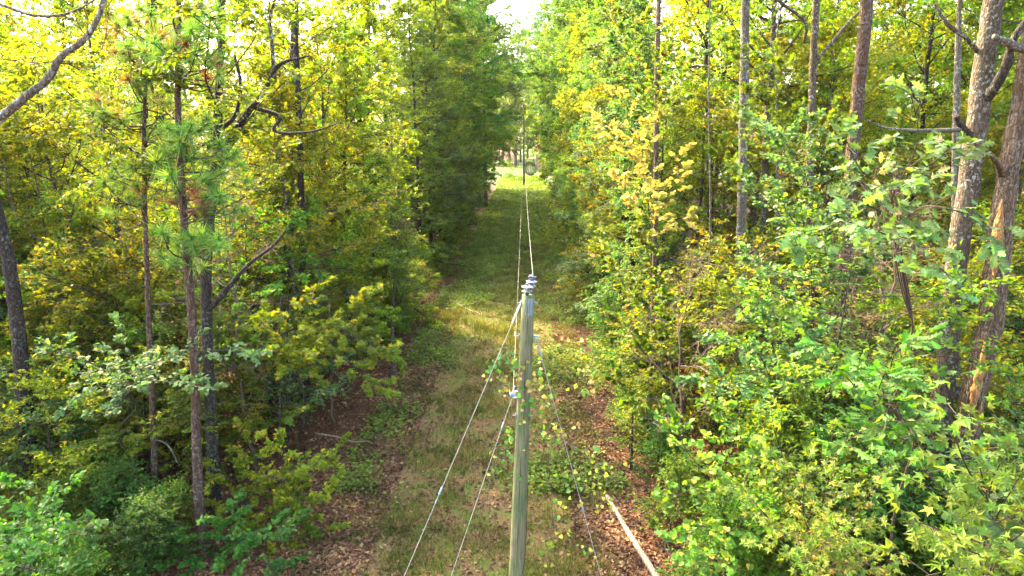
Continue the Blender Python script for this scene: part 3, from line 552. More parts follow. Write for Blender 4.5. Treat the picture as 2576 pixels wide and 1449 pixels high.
big_tree('oak_tree', 'straight grey trunk half hidden by leaves in the middle of the right woods', 'tree', [(1846, 1040), (1852, 940), (1862, 680), (1868, 400), (1872, 150), (1876, -30)], Y12, [.2, .2, .18, .17, .16], 'palebark', seed=231, H=22, crown=('yellow', HC(cb=.68)))
Y13 = 22.0
big_tree('pine_tree', 'leaning reddish pine trunk behind the leaves at the upper right', 'pine tree', [(2090, 1080), (2110, 800), (2130, 560), (2150, 330), (2163, 190), (2180, 20), (2186, -60)], Y13, [.27, .25, .24, .22, .2], 'pinebark', seed=241, H=24, ridge=.05)
Y14 = 24.0
big_tree('oak_tree', 'thin dark trunk left of the leaning reddish pine', 'tree', [(2030, 1050), (2034, 800), (2036, 480), (2042, 260), (2050, 60), (2056, -40)], Y14, [.17, .16, .15, .13], 'oakbark', seed=251, H=21,
         limbs=[([(2055, 150, Y14), (2090, 110, Y14 - .3), (2140, 50, Y14 - .5), (2190, 5, Y14 - .6)], [.06, .055, .045, .03], 'palebark'), ([(2022, 110, Y14), (2028, 60, Y14 - .2), (1990, 25, Y14 - .3), (1940, -10, Y14 - .4)], [.05, .06, .05, .04], 'oakbark')], crown=('yellow', HC(cb=.7)))
Y15 = 18.0
big_tree('sapling', 'thin grey stem just left of the lichen-spotted trunk', 'tree', [(2412, 1300), (2405, 900), (2402, 560), (2405, 300), (2410, 130), (2416, -20)], Y15, [.12, .11, .1, .1, .09], 'palebark', seed=261, H=15)
for k, (u, v0, Y, r, lab) in enumerate([(1945, 1060, 25, .06, 'pale slim stem among leaves right of the straight grey trunk'), (1775, 1050, 22, .05, 'pale slim stem between the golden-vined pine and the straight grey trunk'), (1590, 1130, 19.5, .06, 'short dark stem under the right-hand leaves beside the brown strip edge')]):
    big_tree('sapling', lab, 'sapling', [(u, v0), (u + 5, v0 - 250), (u + 12, v0 - 520), (u + 8, v0 - 800)][:4] if k < 2 else [(u, v0), (u + 2, v0 - 90)], Y, [r, r * .85, r * .7, r * .5], ['palebark', 'palebark', 'darkbark'][k], seed=270 + k, H=17 if k < 2 else .5)

# needles of the two near pines and the dark pine crown by the sky
def tufts(root, px, mat, nl=.27, nd=60, seed=0):
    g = np.random.default_rng(seed); mb = MB(); st = MB(); rb = MB(); base = np.array(root.location)
    for (u, v, Y, tr) in px:
        c = P(u, v, Y) - base; t = P(*tr) - base if tr is not None else c - [0, 0, .5]
        w = smooth([t, (t + c) / 2 + g.normal(0, .12, 3) - [0, 0, .1], c], 8); st.tube(w, np.linspace(.022, .008, 8), 5)
        for q in (1.0, .86, .7):
            b = t + (c - t) * q + g.normal(0, .09 if q < 1 else 0, 3); dd = nrm(c - t + np.array([0, 0, .4]))
            d = nrm(dd[None] * g.uniform(.1, 1.1, (nd, 1)) + nrm(g.normal(0, 1, (nd, 3))) * .9)
            d[:, 2] -= .25 * g.uniform(0, 1, nd); k_ = g.uniform(.6, 1.1); (mb if g.uniform() > .1 else rb).leaves(np.repeat(b[None], nd, 0), d, g.normal(0, 1, (nd, 3)), k_ * nl * g.uniform(.6, 1.15, nd), NEED)
    tag(link('brown_needles', rb.mesh('brown_needles', M['rust']), root), kind='stuff')
    tag(link('branches', st.mesh('branches', M['twig']), root), kind='stuff'); tag(link('needles', mb.mesh('needles', mat), root), kind='stuff')
pines = [o for o in scene.objects if o.name.startswith('pine_tree') and 'near pines' in o.get('label', '')]
g = np.random.default_rng(8)
def tuft_px(n, box_, Y, tr):
    out = []
    for _ in range(n):
        u, v = g.uniform(box_[0], box_[2]), g.uniform(box_[1], box_[3]); yy = Y - g.uniform(-.8, 1.6)
        out.append((u, v, yy, (tr(v), v + g.uniform(20, 70), Y)))
    return out
tufts(pines[0], tuft_px(30, (290, 20, 470, 240), Y2, lambda v: 370) + tuft_px(26, (230, 240, 470, 470), Y2, lambda v: 365) + tuft_px(6, (250, 420, 420, 560), Y2, lambda v: 365), M['needle'], nl=.42, nd=54, seed=1)
tufts(pines[1], tuft_px(22, (380, 10, 590, 220), Y3, lambda v: 450) + tuft_px(24, (420, 300, 610, 560), Y3, lambda v: 458) + tuft_px(12, (400, 560, 560, 680), Y3, lambda v: 475), M['needle'], nl=.42, nd=54, seed=2)
# ------------------------------------------------------------------ near sprays whose leaves can be told apart
def variants(nm, tm, mat, n=3):
    out = []
    for k in range(n):
        V, T, Q = tm; g_ = np.random.default_rng(k + 3); V = V.copy()
        V[:, 2] += g_.normal(0, .12) * V[:, 1] ** 2 + g_.normal(0, .15) * V[:, 0] ** 2 * 3; V[:, 0] *= g_.uniform(.88, 1.12)
        mb = MB(); mb.add(V, T if len(T) else None, Q if len(Q) else None); out.append(mb.mesh(nm, mat))
    return out
def leafy(name, label, cat, base_uvY, lines, tmpl, mat, size, npart, nextra, seed, out=(0, -1, .2), per=.22, side=.55, cluster=4, bark='twig', stem_r=.026, spread=.1):
    g = np.random.default_rng(seed)
    b = P(*base_uvY); b[2] = gz(b[0], b[1]); t = thing(name, label, cat, b)
    L_ = [smooth([P(*q) for q in ln], 12) for ln in lines]
    trunk_top = np.mean([l[0] for l in L_], 0); tp = smooth([b - [0, 0, .2], b * .75 + trunk_top * .25 + g.normal(0, .4, 3), b * .5 + trunk_top * .5 + g.normal(0, .4, 3), b * .25 + trunk_top * .75 + g.normal(0, .3, 3), trunk_top], 16) - b
    mb = MB(); mb.tube(tp, np.linspace(stem_r * 1.5, stem_r * .25, 16), 7); link('trunk', mb.mesh('trunk', M[bark], True), t)
    st = MB(); W0, W1 = [], []
    for l in L_:
        a = tp[-4] + b
        st.tube(np.vstack([smooth([a, (a + l[0]) / 2 + [0, 0, -.1], l[0]], 5)[:-1], l]) - b, np.linspace(stem_r * .5, .006, 16), 5)
        ln = np.linalg.norm(np.diff(l, axis=0), axis=1).sum(); n = max(3, int(ln / per))
        for j in range(n):
            q = (j + g.uniform(.2, .9)) / n * 11; k = int(min(q, 10)); p = l[k] + (l[k + 1] - l[k]) * (q - k); d = nrm(l[k + 1] - l[k])
            s_ = nrm(np.cross(d, [0, 0, 1])) * (1 if j % 2 else -1)
            e = nrm(d * .6 + s_ * g.uniform(.4, 1.1) + g.normal(0, .3, 3) + np.array(out) * .25) * side * g.uniform(.5, 1.15) * (1.1 - .4 * q / 11)
            W0.append(p); W1.append(p + e)
        W0.append(l[-2]); W1.append(l[-1])
    W0 = np.array(W0); W1 = np.array(W1); st.sticks(W0 - b, W1 - b, np.full(len(W0), .006), np.full(len(W0), .003), 4)
    tag(link('branches', st.mesh('branches', M[bark]), t), kind='stuff')
    N = npart + nextra; ti = g.integers(0, len(W0), N); f = 1 - np.abs(g.normal(0, .38, N)); f = np.clip(f, .05, 1.02)[:, None]
    pos = W0[ti] + (W1[ti] - W0[ti]) * f + g.normal(0, spread * .3, (N, 3))
    d = nrm(nrm(W1[ti] - W0[ti]) + g.normal(0, .75, (N, 3)) * [1, 1, .6] + [0, 0, -.3] + np.array(out) * .3)
    nr = np.array([0, 0, .75]) + np.array(out) * .65 + g.normal(0, .42, (N, 3)); sz = size * g.uniform(.6, 1.2, N)
    order = np.argsort(np.linalg.norm(pos - [0, 0, CAMZ], axis=1)); vs_ = LV[(id(tmpl), mat)] if (id(tmpl), mat) in LV else LV.setdefault((id(tmpl), mat), variants('leaf', tmpl, M[mat]))
    for i in order[:npart]:
        y_ = d[i]; x_ = nrm(np.cross(y_, nr[i])); z_ = np.cross(x_, y_); m = Matrix(((*(x_ * sz[i]),), (*(y_ * sz[i]),), (*(z_ * sz[i]),))).transposed().to_4x4()
        m.translation = Vector(pos[i] - b); o = link('leaf', vs_[int(g.integers(0, len(vs_)))], t); o.matrix_local = m
    r_ = order[npart:]
    if len(r_):
        mb = MB(); mb.leaves(pos[r_] - b, d[r_], nr[r_], sz[r_], tmpl); tag(link('foliage', mb.mesh('foliage', M[mat]), t), kind='stuff')
    return t
LV = {}
leafy('oak_tree', 'young oak with large lobed leaves spread before the lichen-spotted trunk', 'tree', (2300, 1250, 15.5),
      [[(2250, 480, 10), (2330, 420, 9), (2420, 360, 8.6)], [(2240, 500, 10), (2310, 340, 9.3), (2290, 230, 9)], [(2260, 560, 9.6), (2360, 520, 8.6), (2470, 560, 8.2), (2500, 620, 8)], [(2250, 600, 9.6), (2200, 580, 8.6), (2100, 560, 8.2), (2000, 640, 8)],
       [(2250, 640, 9.6), (2290, 600, 8.6), (2330, 650, 8.2), (2400, 700, 8)], [(2240, 470, 10), (2160, 420, 9.4), (2120, 330, 9.2)], [(2250, 550, 9.6), (2180, 490, 8.8), (2300, 470, 8.4)]], OAKL, 'grey', .17, 290, 420, 301)
leafy('oak_tree', 'dark green oak sapling with broad lobed leaves in the middle of the right foreground', 'tree', (2260, 1400, 13.0),
      [[(2230, 1000, 9.4), (2160, 900, 8.3), (2090, 870, 7.8)], [(2240, 980, 9.4), (2260, 880, 8.3), (2300, 850, 7.9)], [(2230, 1020, 9.2), (2140, 960, 8), (2110, 930, 7.6)], [(2250, 1030, 9.2), (2320, 960, 8.2), (2370, 930, 7.9)],
       [(2230, 1080, 9), (2180, 1080, 8), (2110, 1120, 7.6)], [(2250, 1090, 9), (2290, 1080, 8), (2330, 1150, 7.6)], [(2240, 1060, 9), (2230, 1060, 8), (2220, 1100, 7.5)], [(2240, 1000, 9), (2210, 980, 8), (2230, 930, 7.7)]], OAKL2, 'deep', .2, 290, 120, 302)
leafy('sweetgum_tree', 'bright green sweetgum sapling with star-shaped leaves in the lower right corner', 'tree', (2520, 1449, 9.0),
      [[(2480, 1260, 8), (2410, 1120, 7.3), (2380, 1000, 7.1), (2372, 965, 7)], [(2490, 1280, 8), (2460, 1150, 7.4), (2440, 1040, 7.3)], [(2480, 1300, 8), (2380, 1240, 7), (2320, 1180, 6.8)], [(2500, 1320, 8), (2540, 1240, 7), (2570, 1190, 6.9)],
       [(2480, 1370, 7.6), (2390, 1340, 6.8), (2300, 1310, 6.5)], [(2500, 1400, 7.6), (2450, 1390, 6.6), (2400, 1370, 6.3)], [(2510, 1400, 7.6), (2560, 1350, 6.6), (2600, 1320, 6.4)], [(2490, 1449, 7.4), (2420, 1430, 6.5), (2330, 1449, 6.2)], [(2540, 1449, 7.4), (2520, 1420, 6.6), (2540, 1400, 6.3)],
       [(2490, 1290, 8), (2500, 1200, 7.3), (2540, 1120, 7.1)]], STAR, 'vine', .2, 300, 130, 303)
leafy('oak_tree', 'blue-green oak branches with lobed leaves above the lower right corner', 'tree', (2640, 1449, 9.5),
      [[(2560, 1330, 8.5), (2480, 1290, 7.6), (2440, 1240, 7.4)], [(2570, 1300, 8.5), (2560, 1180, 7.6), (2520, 1120, 7.5)], [(2570, 1340, 8.5), (2540, 1300, 7.3), (2480, 1330, 7)], [(2560, 1250, 8.5), (2460, 1160, 7.8), (2410, 1130, 7.7)]], OAKL, 'grey', .19, 120, 40, 304)
leafy('sweetgum_tree', 'mass of small star-leaved sweetgum shoots filling the bottom of the right foreground', 'tree', (2050, 1449, 12.5),
      [[(2050, 1350, 11.5), (1980, 1180, 10.4), (1940, 1060, 10.2)], [(2060, 1360, 11.5), (2080, 1180, 10.2), (2100, 1060, 10)], [(2050, 1380, 11.2), (1930, 1300, 10), (1860, 1220, 9.8)], [(2070, 1380, 11.2), (2180, 1250, 9.8), (2230, 1180, 9.6)],
       [(2060, 1400, 11), (2120, 1340, 9.6), (2180, 1320, 9.4)], [(2050, 1400, 11), (1990, 1340, 9.8), (1930, 1370, 9.5)], [(2060, 1430, 11), (2060, 1380, 9.5), (2010, 1420, 9.2)], [(2070, 1430, 11), (2170, 1420, 9.4), (2250, 1430, 9.1)], [(2060, 1370, 11.3), (2020, 1260, 10), (2030, 1180, 9.8)], [(2070, 1390, 11), (2150, 1380, 9.4), (2090, 1300, 9.2)]],
      STAR, 'vine', .15, 300, 900, 305, side=.7)
leafy('shrub', 'tangle of yellow-green vine leaves at the foot of the right wall above the fallen log', 'shrub', (1800, 1300, 14),
      [[(1790, 1200, 13.5), (1720, 1120, 12.8), (1700, 1050, 12.6)], [(1800, 1200, 13.5), (1830, 1090, 12.6), (1810, 1010, 12.4)], [(1800, 1260, 13.2), (1740, 1230, 12.2), (1680, 1260, 12)], [(1810, 1260, 13.2), (1880, 1200, 12.2), (1900, 1120, 12)], [(1800, 1330, 13), (1740, 1340, 12), (1700, 1400, 11.6)], [(1810, 1340, 13), (1860, 1320, 11.8), (1890, 1280, 11.6)], [(1800, 1400, 12.6), (1800, 1400, 11.4), (1770, 1440, 11.2)]],
      HEART, 'vine', .12, 300, 900, 306, side=.8)
leafy('shrub', 'column of grey-green small-leaved branches in front of the straight grey trunk', 'shrub', (2030, 1200, 17),
      [[(2030, 640, 16.5), (1960, 540, 15.5), (1880, 470, 15.2)], [(2040, 640, 16.5), (2000, 480, 15.6), (1960, 330, 15.4)], [(2040, 620, 16.5), (2080, 440, 15.6), (2040, 290, 15.4)], [(2050, 640, 16.5), (2140, 520, 15.4), (2150, 420, 15.2)], [(2040, 700, 16.2), (1940, 680, 15.2), (1870, 650, 15)], [(2050, 720, 16.2), (2130, 680, 15.2), (2180, 640, 15)], [(2040, 780, 16), (1960, 790, 15), (1890, 800, 14.8)], [(2040, 600, 16.5), (2010, 400, 15.7), (1890, 290, 15.5)], [(2040, 680, 16), (2060, 560, 15.2), (2110, 540, 15)]],
      ELLI, 'grey', .12, 300, 5200, 307, side=.9)
leafy('shrub', 'pale green rounded bush halfway up the right wall with small dense leaves', 'shrub', (1960, 1250, 16),
      [[(1950, 980, 15.5), (1880, 870, 14.4), (1790, 850, 14)], [(1960, 960, 15.5), (1930, 820, 14.4), (1900, 740, 14.2)], [(1960, 950, 15.5), (2010, 820, 14.4), (1990, 740, 14.2)], [(1950, 1000, 15.2), (1840, 960, 14), (1740, 950, 13.7)], [(1970, 1000, 15.2), (2040, 900, 14.2), (2060, 830, 14)]],
      ELLI, 'grey', .12, 260, 1800, 308, side=.8)
leafy('shrub', 'teal-green bush with pale oval leaves in the lower left corner', 'shrub', (60, 1449, 10),
      [[(70, 1380, 9.6), (30, 1270, 9), (20, 1200, 8.9)], [(80, 1380, 9.6), (110, 1280, 9), (140, 1230, 8.9)], [(80, 1400, 9.5), (160, 1350, 8.8), (230, 1330, 8.7)], [(60, 1400, 9.5), (0, 1340, 8.8), (-40, 1300, 8.7)], [(80, 1410, 9.3), (60, 1360, 8.6), (90, 1330, 8.5)], [(80, 1430, 9.2), (150, 1430, 8.5), (200, 1420, 8.4)], [(60, 1430, 9.2), (20, 1420, 8.4), (-20, 1410, 8.3)]],
      ELLI, 'deep', .11, 300, 1300, 309, side=.6)
leafy('dogwood_tree', 'wide flat layer of grey-green leaves crossing in front of the two near pines', 'small tree', (345, 1300, 17.6),
      [[(300, 960, 15), (200, 900, 14.2), (120, 880, 14)], [(310, 950, 15), (330, 890, 14.2), (300, 850, 14.2)], [(310, 950, 15), (430, 900, 14), (560, 880, 13.8), (650, 890, 13.7)], [(310, 970, 14.8), (420, 960, 13.8), (520, 980, 13.6)], [(300, 970, 14.8), (230, 980, 13.8), (180, 1010, 13.7)], [(300, 980, 14.8), (320, 990, 13.8), (280, 1040, 13.6)]],
      ELLI, 'grey', .13, 300, 1100, 310, side=.8, out=(.1, -.8, .5))
leafy('maple_tree', 'fresh green maple sapling leaning over the brown leaves left of the strip', 'small tree', (730, 1200, 19.5),
      [[(735, 900, 19.3), (800, 830, 18.5), (900, 850, 18), (985, 900, 17.7)], [(735, 880, 19.3), (760, 780, 18.6), (800, 720, 18.4)], [(735, 890, 19.3), (690, 820, 18.5), (660, 790, 18.4)], [(735, 900, 19.2), (830, 880, 18.2), (900, 930, 17.9), (960, 985, 17.7)], [(735, 930, 19), (700, 900, 18), (680, 880, 17.9)], [(735, 900, 19.2), (870, 790, 18.4), (920, 740, 18.2)], [(735, 930, 19), (770, 900, 18), (790, 940, 17.8)]],
      STAR, 'yellow', .16, 300, 4200, 311, side=1.0, out=(.4, -.7, .4))
leafy('maple_tree', 'low yellow-green sapling with sunlit leaves beside the strip below the fresh green one', 'small tree', (690, 1330, 17.5),
      [[(700, 1230, 17.2), (770, 1180, 16.5), (840, 1150, 16.2)], [(700, 1220, 17.2), (720, 1140, 16.5), (700, 1100, 16.4)], [(700, 1250, 17), (760, 1240, 16.2), (830, 1230, 16)], [(700, 1270, 17), (750, 1290, 16), (800, 1340, 15.8)], [(700, 1250, 17), (660, 1220, 16.3), (640, 1200, 16.2)]],
      ELLI, 'yellow', .13, 260, 2600, 312, side=1.0, out=(.4, -.7, .4))
leafy('shrub', 'dark green bush with small leaves at the bottom between left trunks and strip', 'shrub', (520, 1449, 16),
      [[(520, 1380, 15.5), (440, 1320, 14.8), (370, 1340, 14.6)], [(530, 1380, 15.5), (560, 1300, 14.8), (580, 1270, 14.8)], [(530, 1390, 15.4), (650, 1340, 14.6), (740, 1310, 14.4)], [(530, 1410, 15.2), (640, 1400, 14.3), (700, 1430, 14.1)], [(520, 1410, 15.2), (420, 1410, 14.3), (340, 1420, 14.1)]],
      ELLI, 'deep', .13, 280, 3600, 313, side=1.0, out=(.2, -.7, .5))
leafy('shrub', 'mid green leafy bush at the foot of the left-edge trunk', 'shrub', (200, 1449, 16),
      [[(210, 1420, 15.4), (140, 1380, 14.8), (90, 1370, 14.6)], [(220, 1420, 15.4), (250, 1350, 14.8), (270, 1320, 14.6)], [(230, 1430, 15.3), (320, 1380, 14.6), (380, 1370, 14.5)], [(210, 1440, 15.2), (280, 1430, 14.4), (330, 1440, 14.2)], [(200, 1440, 15.2), (180, 1420, 14.4), (240, 1440, 14.2)]],
      ELLI, 'green', .13, 280, 1600, 314, side=.9, out=(.2, -.7, .5))
leafy('maple_tree', 'yellow-green maple branches reaching over the brown leaves toward the strip', 'small tree', (860, 1000, 26),
      [[(860, 830, 25.6), (920, 770, 24.8), (990, 800, 24.4)], [(860, 800, 25.6), (880, 700, 24.8), (950, 660, 24.5)], [(850, 800, 25.6), (790, 720, 24.8), (760, 660, 24.6)], [(860, 850, 25.4), (930, 850, 24.4), (1000, 900, 24.1)], [(850, 850, 25.4), (800, 820, 24.4), (760, 790, 24.2)], [(860, 780, 25.6), (850, 650, 25), (880, 560, 24.9)]],
      STAR, 'yellow', .17, 200, 4200, 315, side=1.2, out=(.4, -.7, .4))
leafy('dogwood_tree', 'layered yellow-green dogwood filling the space behind the left-edge trunk', 'small tree', (230, 1150, 21),
      [[(230, 840, 20.6), (140, 760, 19.8), (80, 740, 19.6)], [(240, 820, 20.6), (260, 720, 19.8), (230, 640, 19.6)], [(240, 830, 20.6), (330, 760, 19.7), (420, 740, 19.5)], [(230, 880, 20.4), (130, 900, 19.4), (70, 930, 19.2)], [(240, 900, 20.3), (330, 930, 19.4), (400, 980, 19.2)], [(230, 940, 20.2), (220, 1000, 19.2), (160, 1060, 19)], [(240, 940, 20.2), (310, 1030, 19.2), (340, 1090, 19)]],
      ELLI, 'yellow', .15, 200, 4200, 316, side=1.1, out=(.2, -.7, .5))
leafy('dogwood_tree', 'airy green dogwood sprays in front of the crooked oak lower trunk', 'small tree', (620, 1180, 20.5),
      [[(610, 1000, 20), (560, 930, 19.2), (540, 880, 19)], [(620, 990, 20), (660, 930, 19.2), (640, 860, 19)], [(610, 1040, 19.8), (560, 1060, 18.9), (500, 1090, 18.7)], [(620, 1050, 19.8), (680, 1060, 18.8), (720, 1040, 18.6)], [(610, 1080, 19.6), (580, 1150, 18.6), (600, 1180, 18.5)], [(610, 960, 20.2), (580, 820, 19.4), (620, 740, 19.2)]],
      ELLI, 'green', .14, 200, 2600, 317, side=1.0, out=(.2, -.7, .5))
leafy('maple_tree', 'light green leaves climbing in front of the straight grey trunk and the thin dark trunk', 'small tree', (1960, 1000, 22.5),
      [[(1950, 420, 21.8), (1900, 300, 21), (1880, 220, 20.8)], [(1960, 400, 21.8), (1980, 260, 21), (1960, 150, 20.8)], [(1970, 420, 21.8), (2060, 340, 21), (2100, 280, 20.8)], [(1950, 500, 21.6), (1850, 430, 20.8), (1790, 380, 20.6)], [(1960, 520, 21.6), (2080, 480, 20.8), (2160, 440, 20.6)], [(1960, 380, 21.8), (1900, 180, 21.2), (1840, 80, 21)]],
      STAR, 'green', .16, 0, 3600, 318, side=1.1)
leafy('shrub', 'yellow-green sprays hanging over the brown leaves at the lower left strip edge', 'shrub', (610, 1360, 17.3),
      [[(610, 1240, 17), (560, 1190, 16.3), (500, 1170, 16.1)], [(620, 1230, 17), (640, 1150, 16.3), (620, 1090, 16.2)], [(620, 1260, 16.9), (700, 1200, 16.1), (760, 1190, 15.9)], [(610, 1290, 16.7), (560, 1280, 15.9), (520, 1300, 15.7)], [(620, 1310, 16.6), (690, 1290, 15.8), (730, 1260, 15.6)], [(620, 1340, 16.4), (680, 1350, 15.6), (740, 1380, 15.4)]],
      STAR, 'yellow', .14, 200, 2200, 319, side=.9, out=(.3, -.7, .5))
leafy('dogwood_tree', 'yellow-green sprays low between the left-edge trunk and the slim young pine', 'small tree', (230, 1330, 18.3),
      [[(230, 1150, 18), (170, 1090, 17.2), (120, 1060, 17)], [(240, 1140, 18), (260, 1060, 17.2), (240, 1000, 17.1)], [(240, 1160, 17.9), (320, 1110, 17), (370, 1120, 16.8)], [(230, 1200, 17.7), (160, 1200, 16.8), (110, 1220, 16.6)], [(240, 1210, 17.6), (300, 1210, 16.7), (350, 1240, 16.5)], [(240, 1180, 17.8), (220, 1130, 16.9), (180, 1150, 16.7)]],
      ELLI, 'yellow', .14, 200, 2600, 320, side=1.0, out=(.2, -.7, .5))
def golden(label, seed, lines, n, mat='gold', base=(1640, 1060, 22.6)):
    return leafy('climbing_vine', label, 'vine', base, lines, HEART, mat, .14, 0, n, seed, side=.8, stem_r=.02)
golden('sunlit golden vine hanging from the reddish pine in the right wall', 331, [[(1640, 520, 22.4), (1580, 380, 21.6), (1500, 300, 21.2)], [(1645, 480, 22.4), (1590, 300, 21.6), (1560, 230, 21.4)], [(1645, 500, 22.4), (1620, 360, 21.6), (1660, 280, 21.4)], [(1645, 560, 22.3), (1700, 450, 21.6), (1720, 380, 21.4)], [(1640, 560, 22.2), (1580, 480, 21.4), (1540, 430, 21.2)], [(1645, 600, 22.2), (1690, 560, 21.4), (1740, 540, 21.2)]], 1500)
golden('curtain of pale green vine leaves hanging below the golden vine', 332, [[(1640, 800, 22.2), (1560, 700, 21), (1520, 620, 20.8)], [(1640, 780, 22.2), (1660, 660, 21.2), (1600, 580, 21)], [(1650, 800, 22.2), (1740, 700, 21), (1780, 620, 20.8)], [(1640, 860, 22), (1590, 840, 20.6), (1540, 800, 20.3)], [(1650, 860, 22), (1720, 820, 20.6), (1770, 760, 20.3)], [(1640, 940, 21.6), (1660, 900, 20.3), (1700, 880, 20)]], 2600, 'vine')

golden('upper golden vine climbing the reddish pine near the top of the frame', 333, [[(1655, 300, 22.4), (1600, 180, 21.6), (1560, 60, 21.4)], [(1655, 280, 22.4), (1640, 160, 21.7), (1620, 40, 21.5)], [(1655, 300, 22.4), (1700, 190, 21.6), (1740, 120, 21.4)], [(1655, 320, 22.3), (1650, 240, 21.6), (1670, 130, 21.5)]], 1300, 'vine')
golden('green vine skirt on the lower stem of the reddish pine', 334, [[(1640, 1000, 21.6), (1640, 940, 20.6), (1620, 860, 20.4)], [(1645, 980, 21.6), (1670, 900, 20.6), (1680, 800, 20.4)], [(1645, 900, 21.6), (1640, 780, 20.8), (1650, 680, 20.7)], [(1640, 1040, 21.4), (1580, 1000, 20), (1550, 930, 19.8)]], 1800, 'green')
# dead bare saplings in the undergrowth
def dead_sapling():
    tr, br, lf = grow(seed=61, H=6.5, r0=.045, cb=.25, Rr=1.6, nl=16, nleaf=40, leaf=.09, elev=(10, 50)); root = thing('dead_sapling', 'x', 'dead sapling', (0, -500, 0))
    PROTO_CH[root.name] = [link('trunk', tr.mesh('trunk', M['deadtwig'], True), root), tag(link('branches', br.mesh('branches', M['deadtwig']), root), kind='stuff'), tag(link('leaves', lf.mesh('leaves', M['rust']), root), kind='stuff')]; return root
PR['dead'] = [dead_sapling()]
for k, (u, v, Y_) in enumerate([(2180, 960, 17.5), (2130, 980, 18.5), (1960, 900, 19), (1720, 1000, 18), (620, 1010, 19.5), (840, 1000, 23), (250, 900, 21), (1900, 420, 21), (2230, 260, 20), (980, 420, 33)]):
    q = P(u, v, Y_); place('dead', 0, q[0], Y_, rng.uniform(.8, 1.5), 1, ['bare dead sapling with brown twigs left of the dark green oak sapling', 'second bare dead sapling left of the dark green oak sapling', 'bare dead sapling behind the pale green rounded bush', 'bare dead sapling at the foot of the reddish pine', 'bare dead sapling beside the pale thin stems above the brown leaves', 'bare dead sapling behind the fresh green maple sapling', 'bare dead sapling between the left-edge trunk and the near pines', 'bare dead sapling behind the grey-green column of branches', 'bare dead sapling behind the young large-leaved oak', 'bare dead sapling among the leaves at the middle of the left edge'][k], 'dead saplings')
for r in PR['dead']:
    for c in PROTO_CH[r.name]: bpy.data.objects.remove(c)
    bpy.data.objects.remove(r)
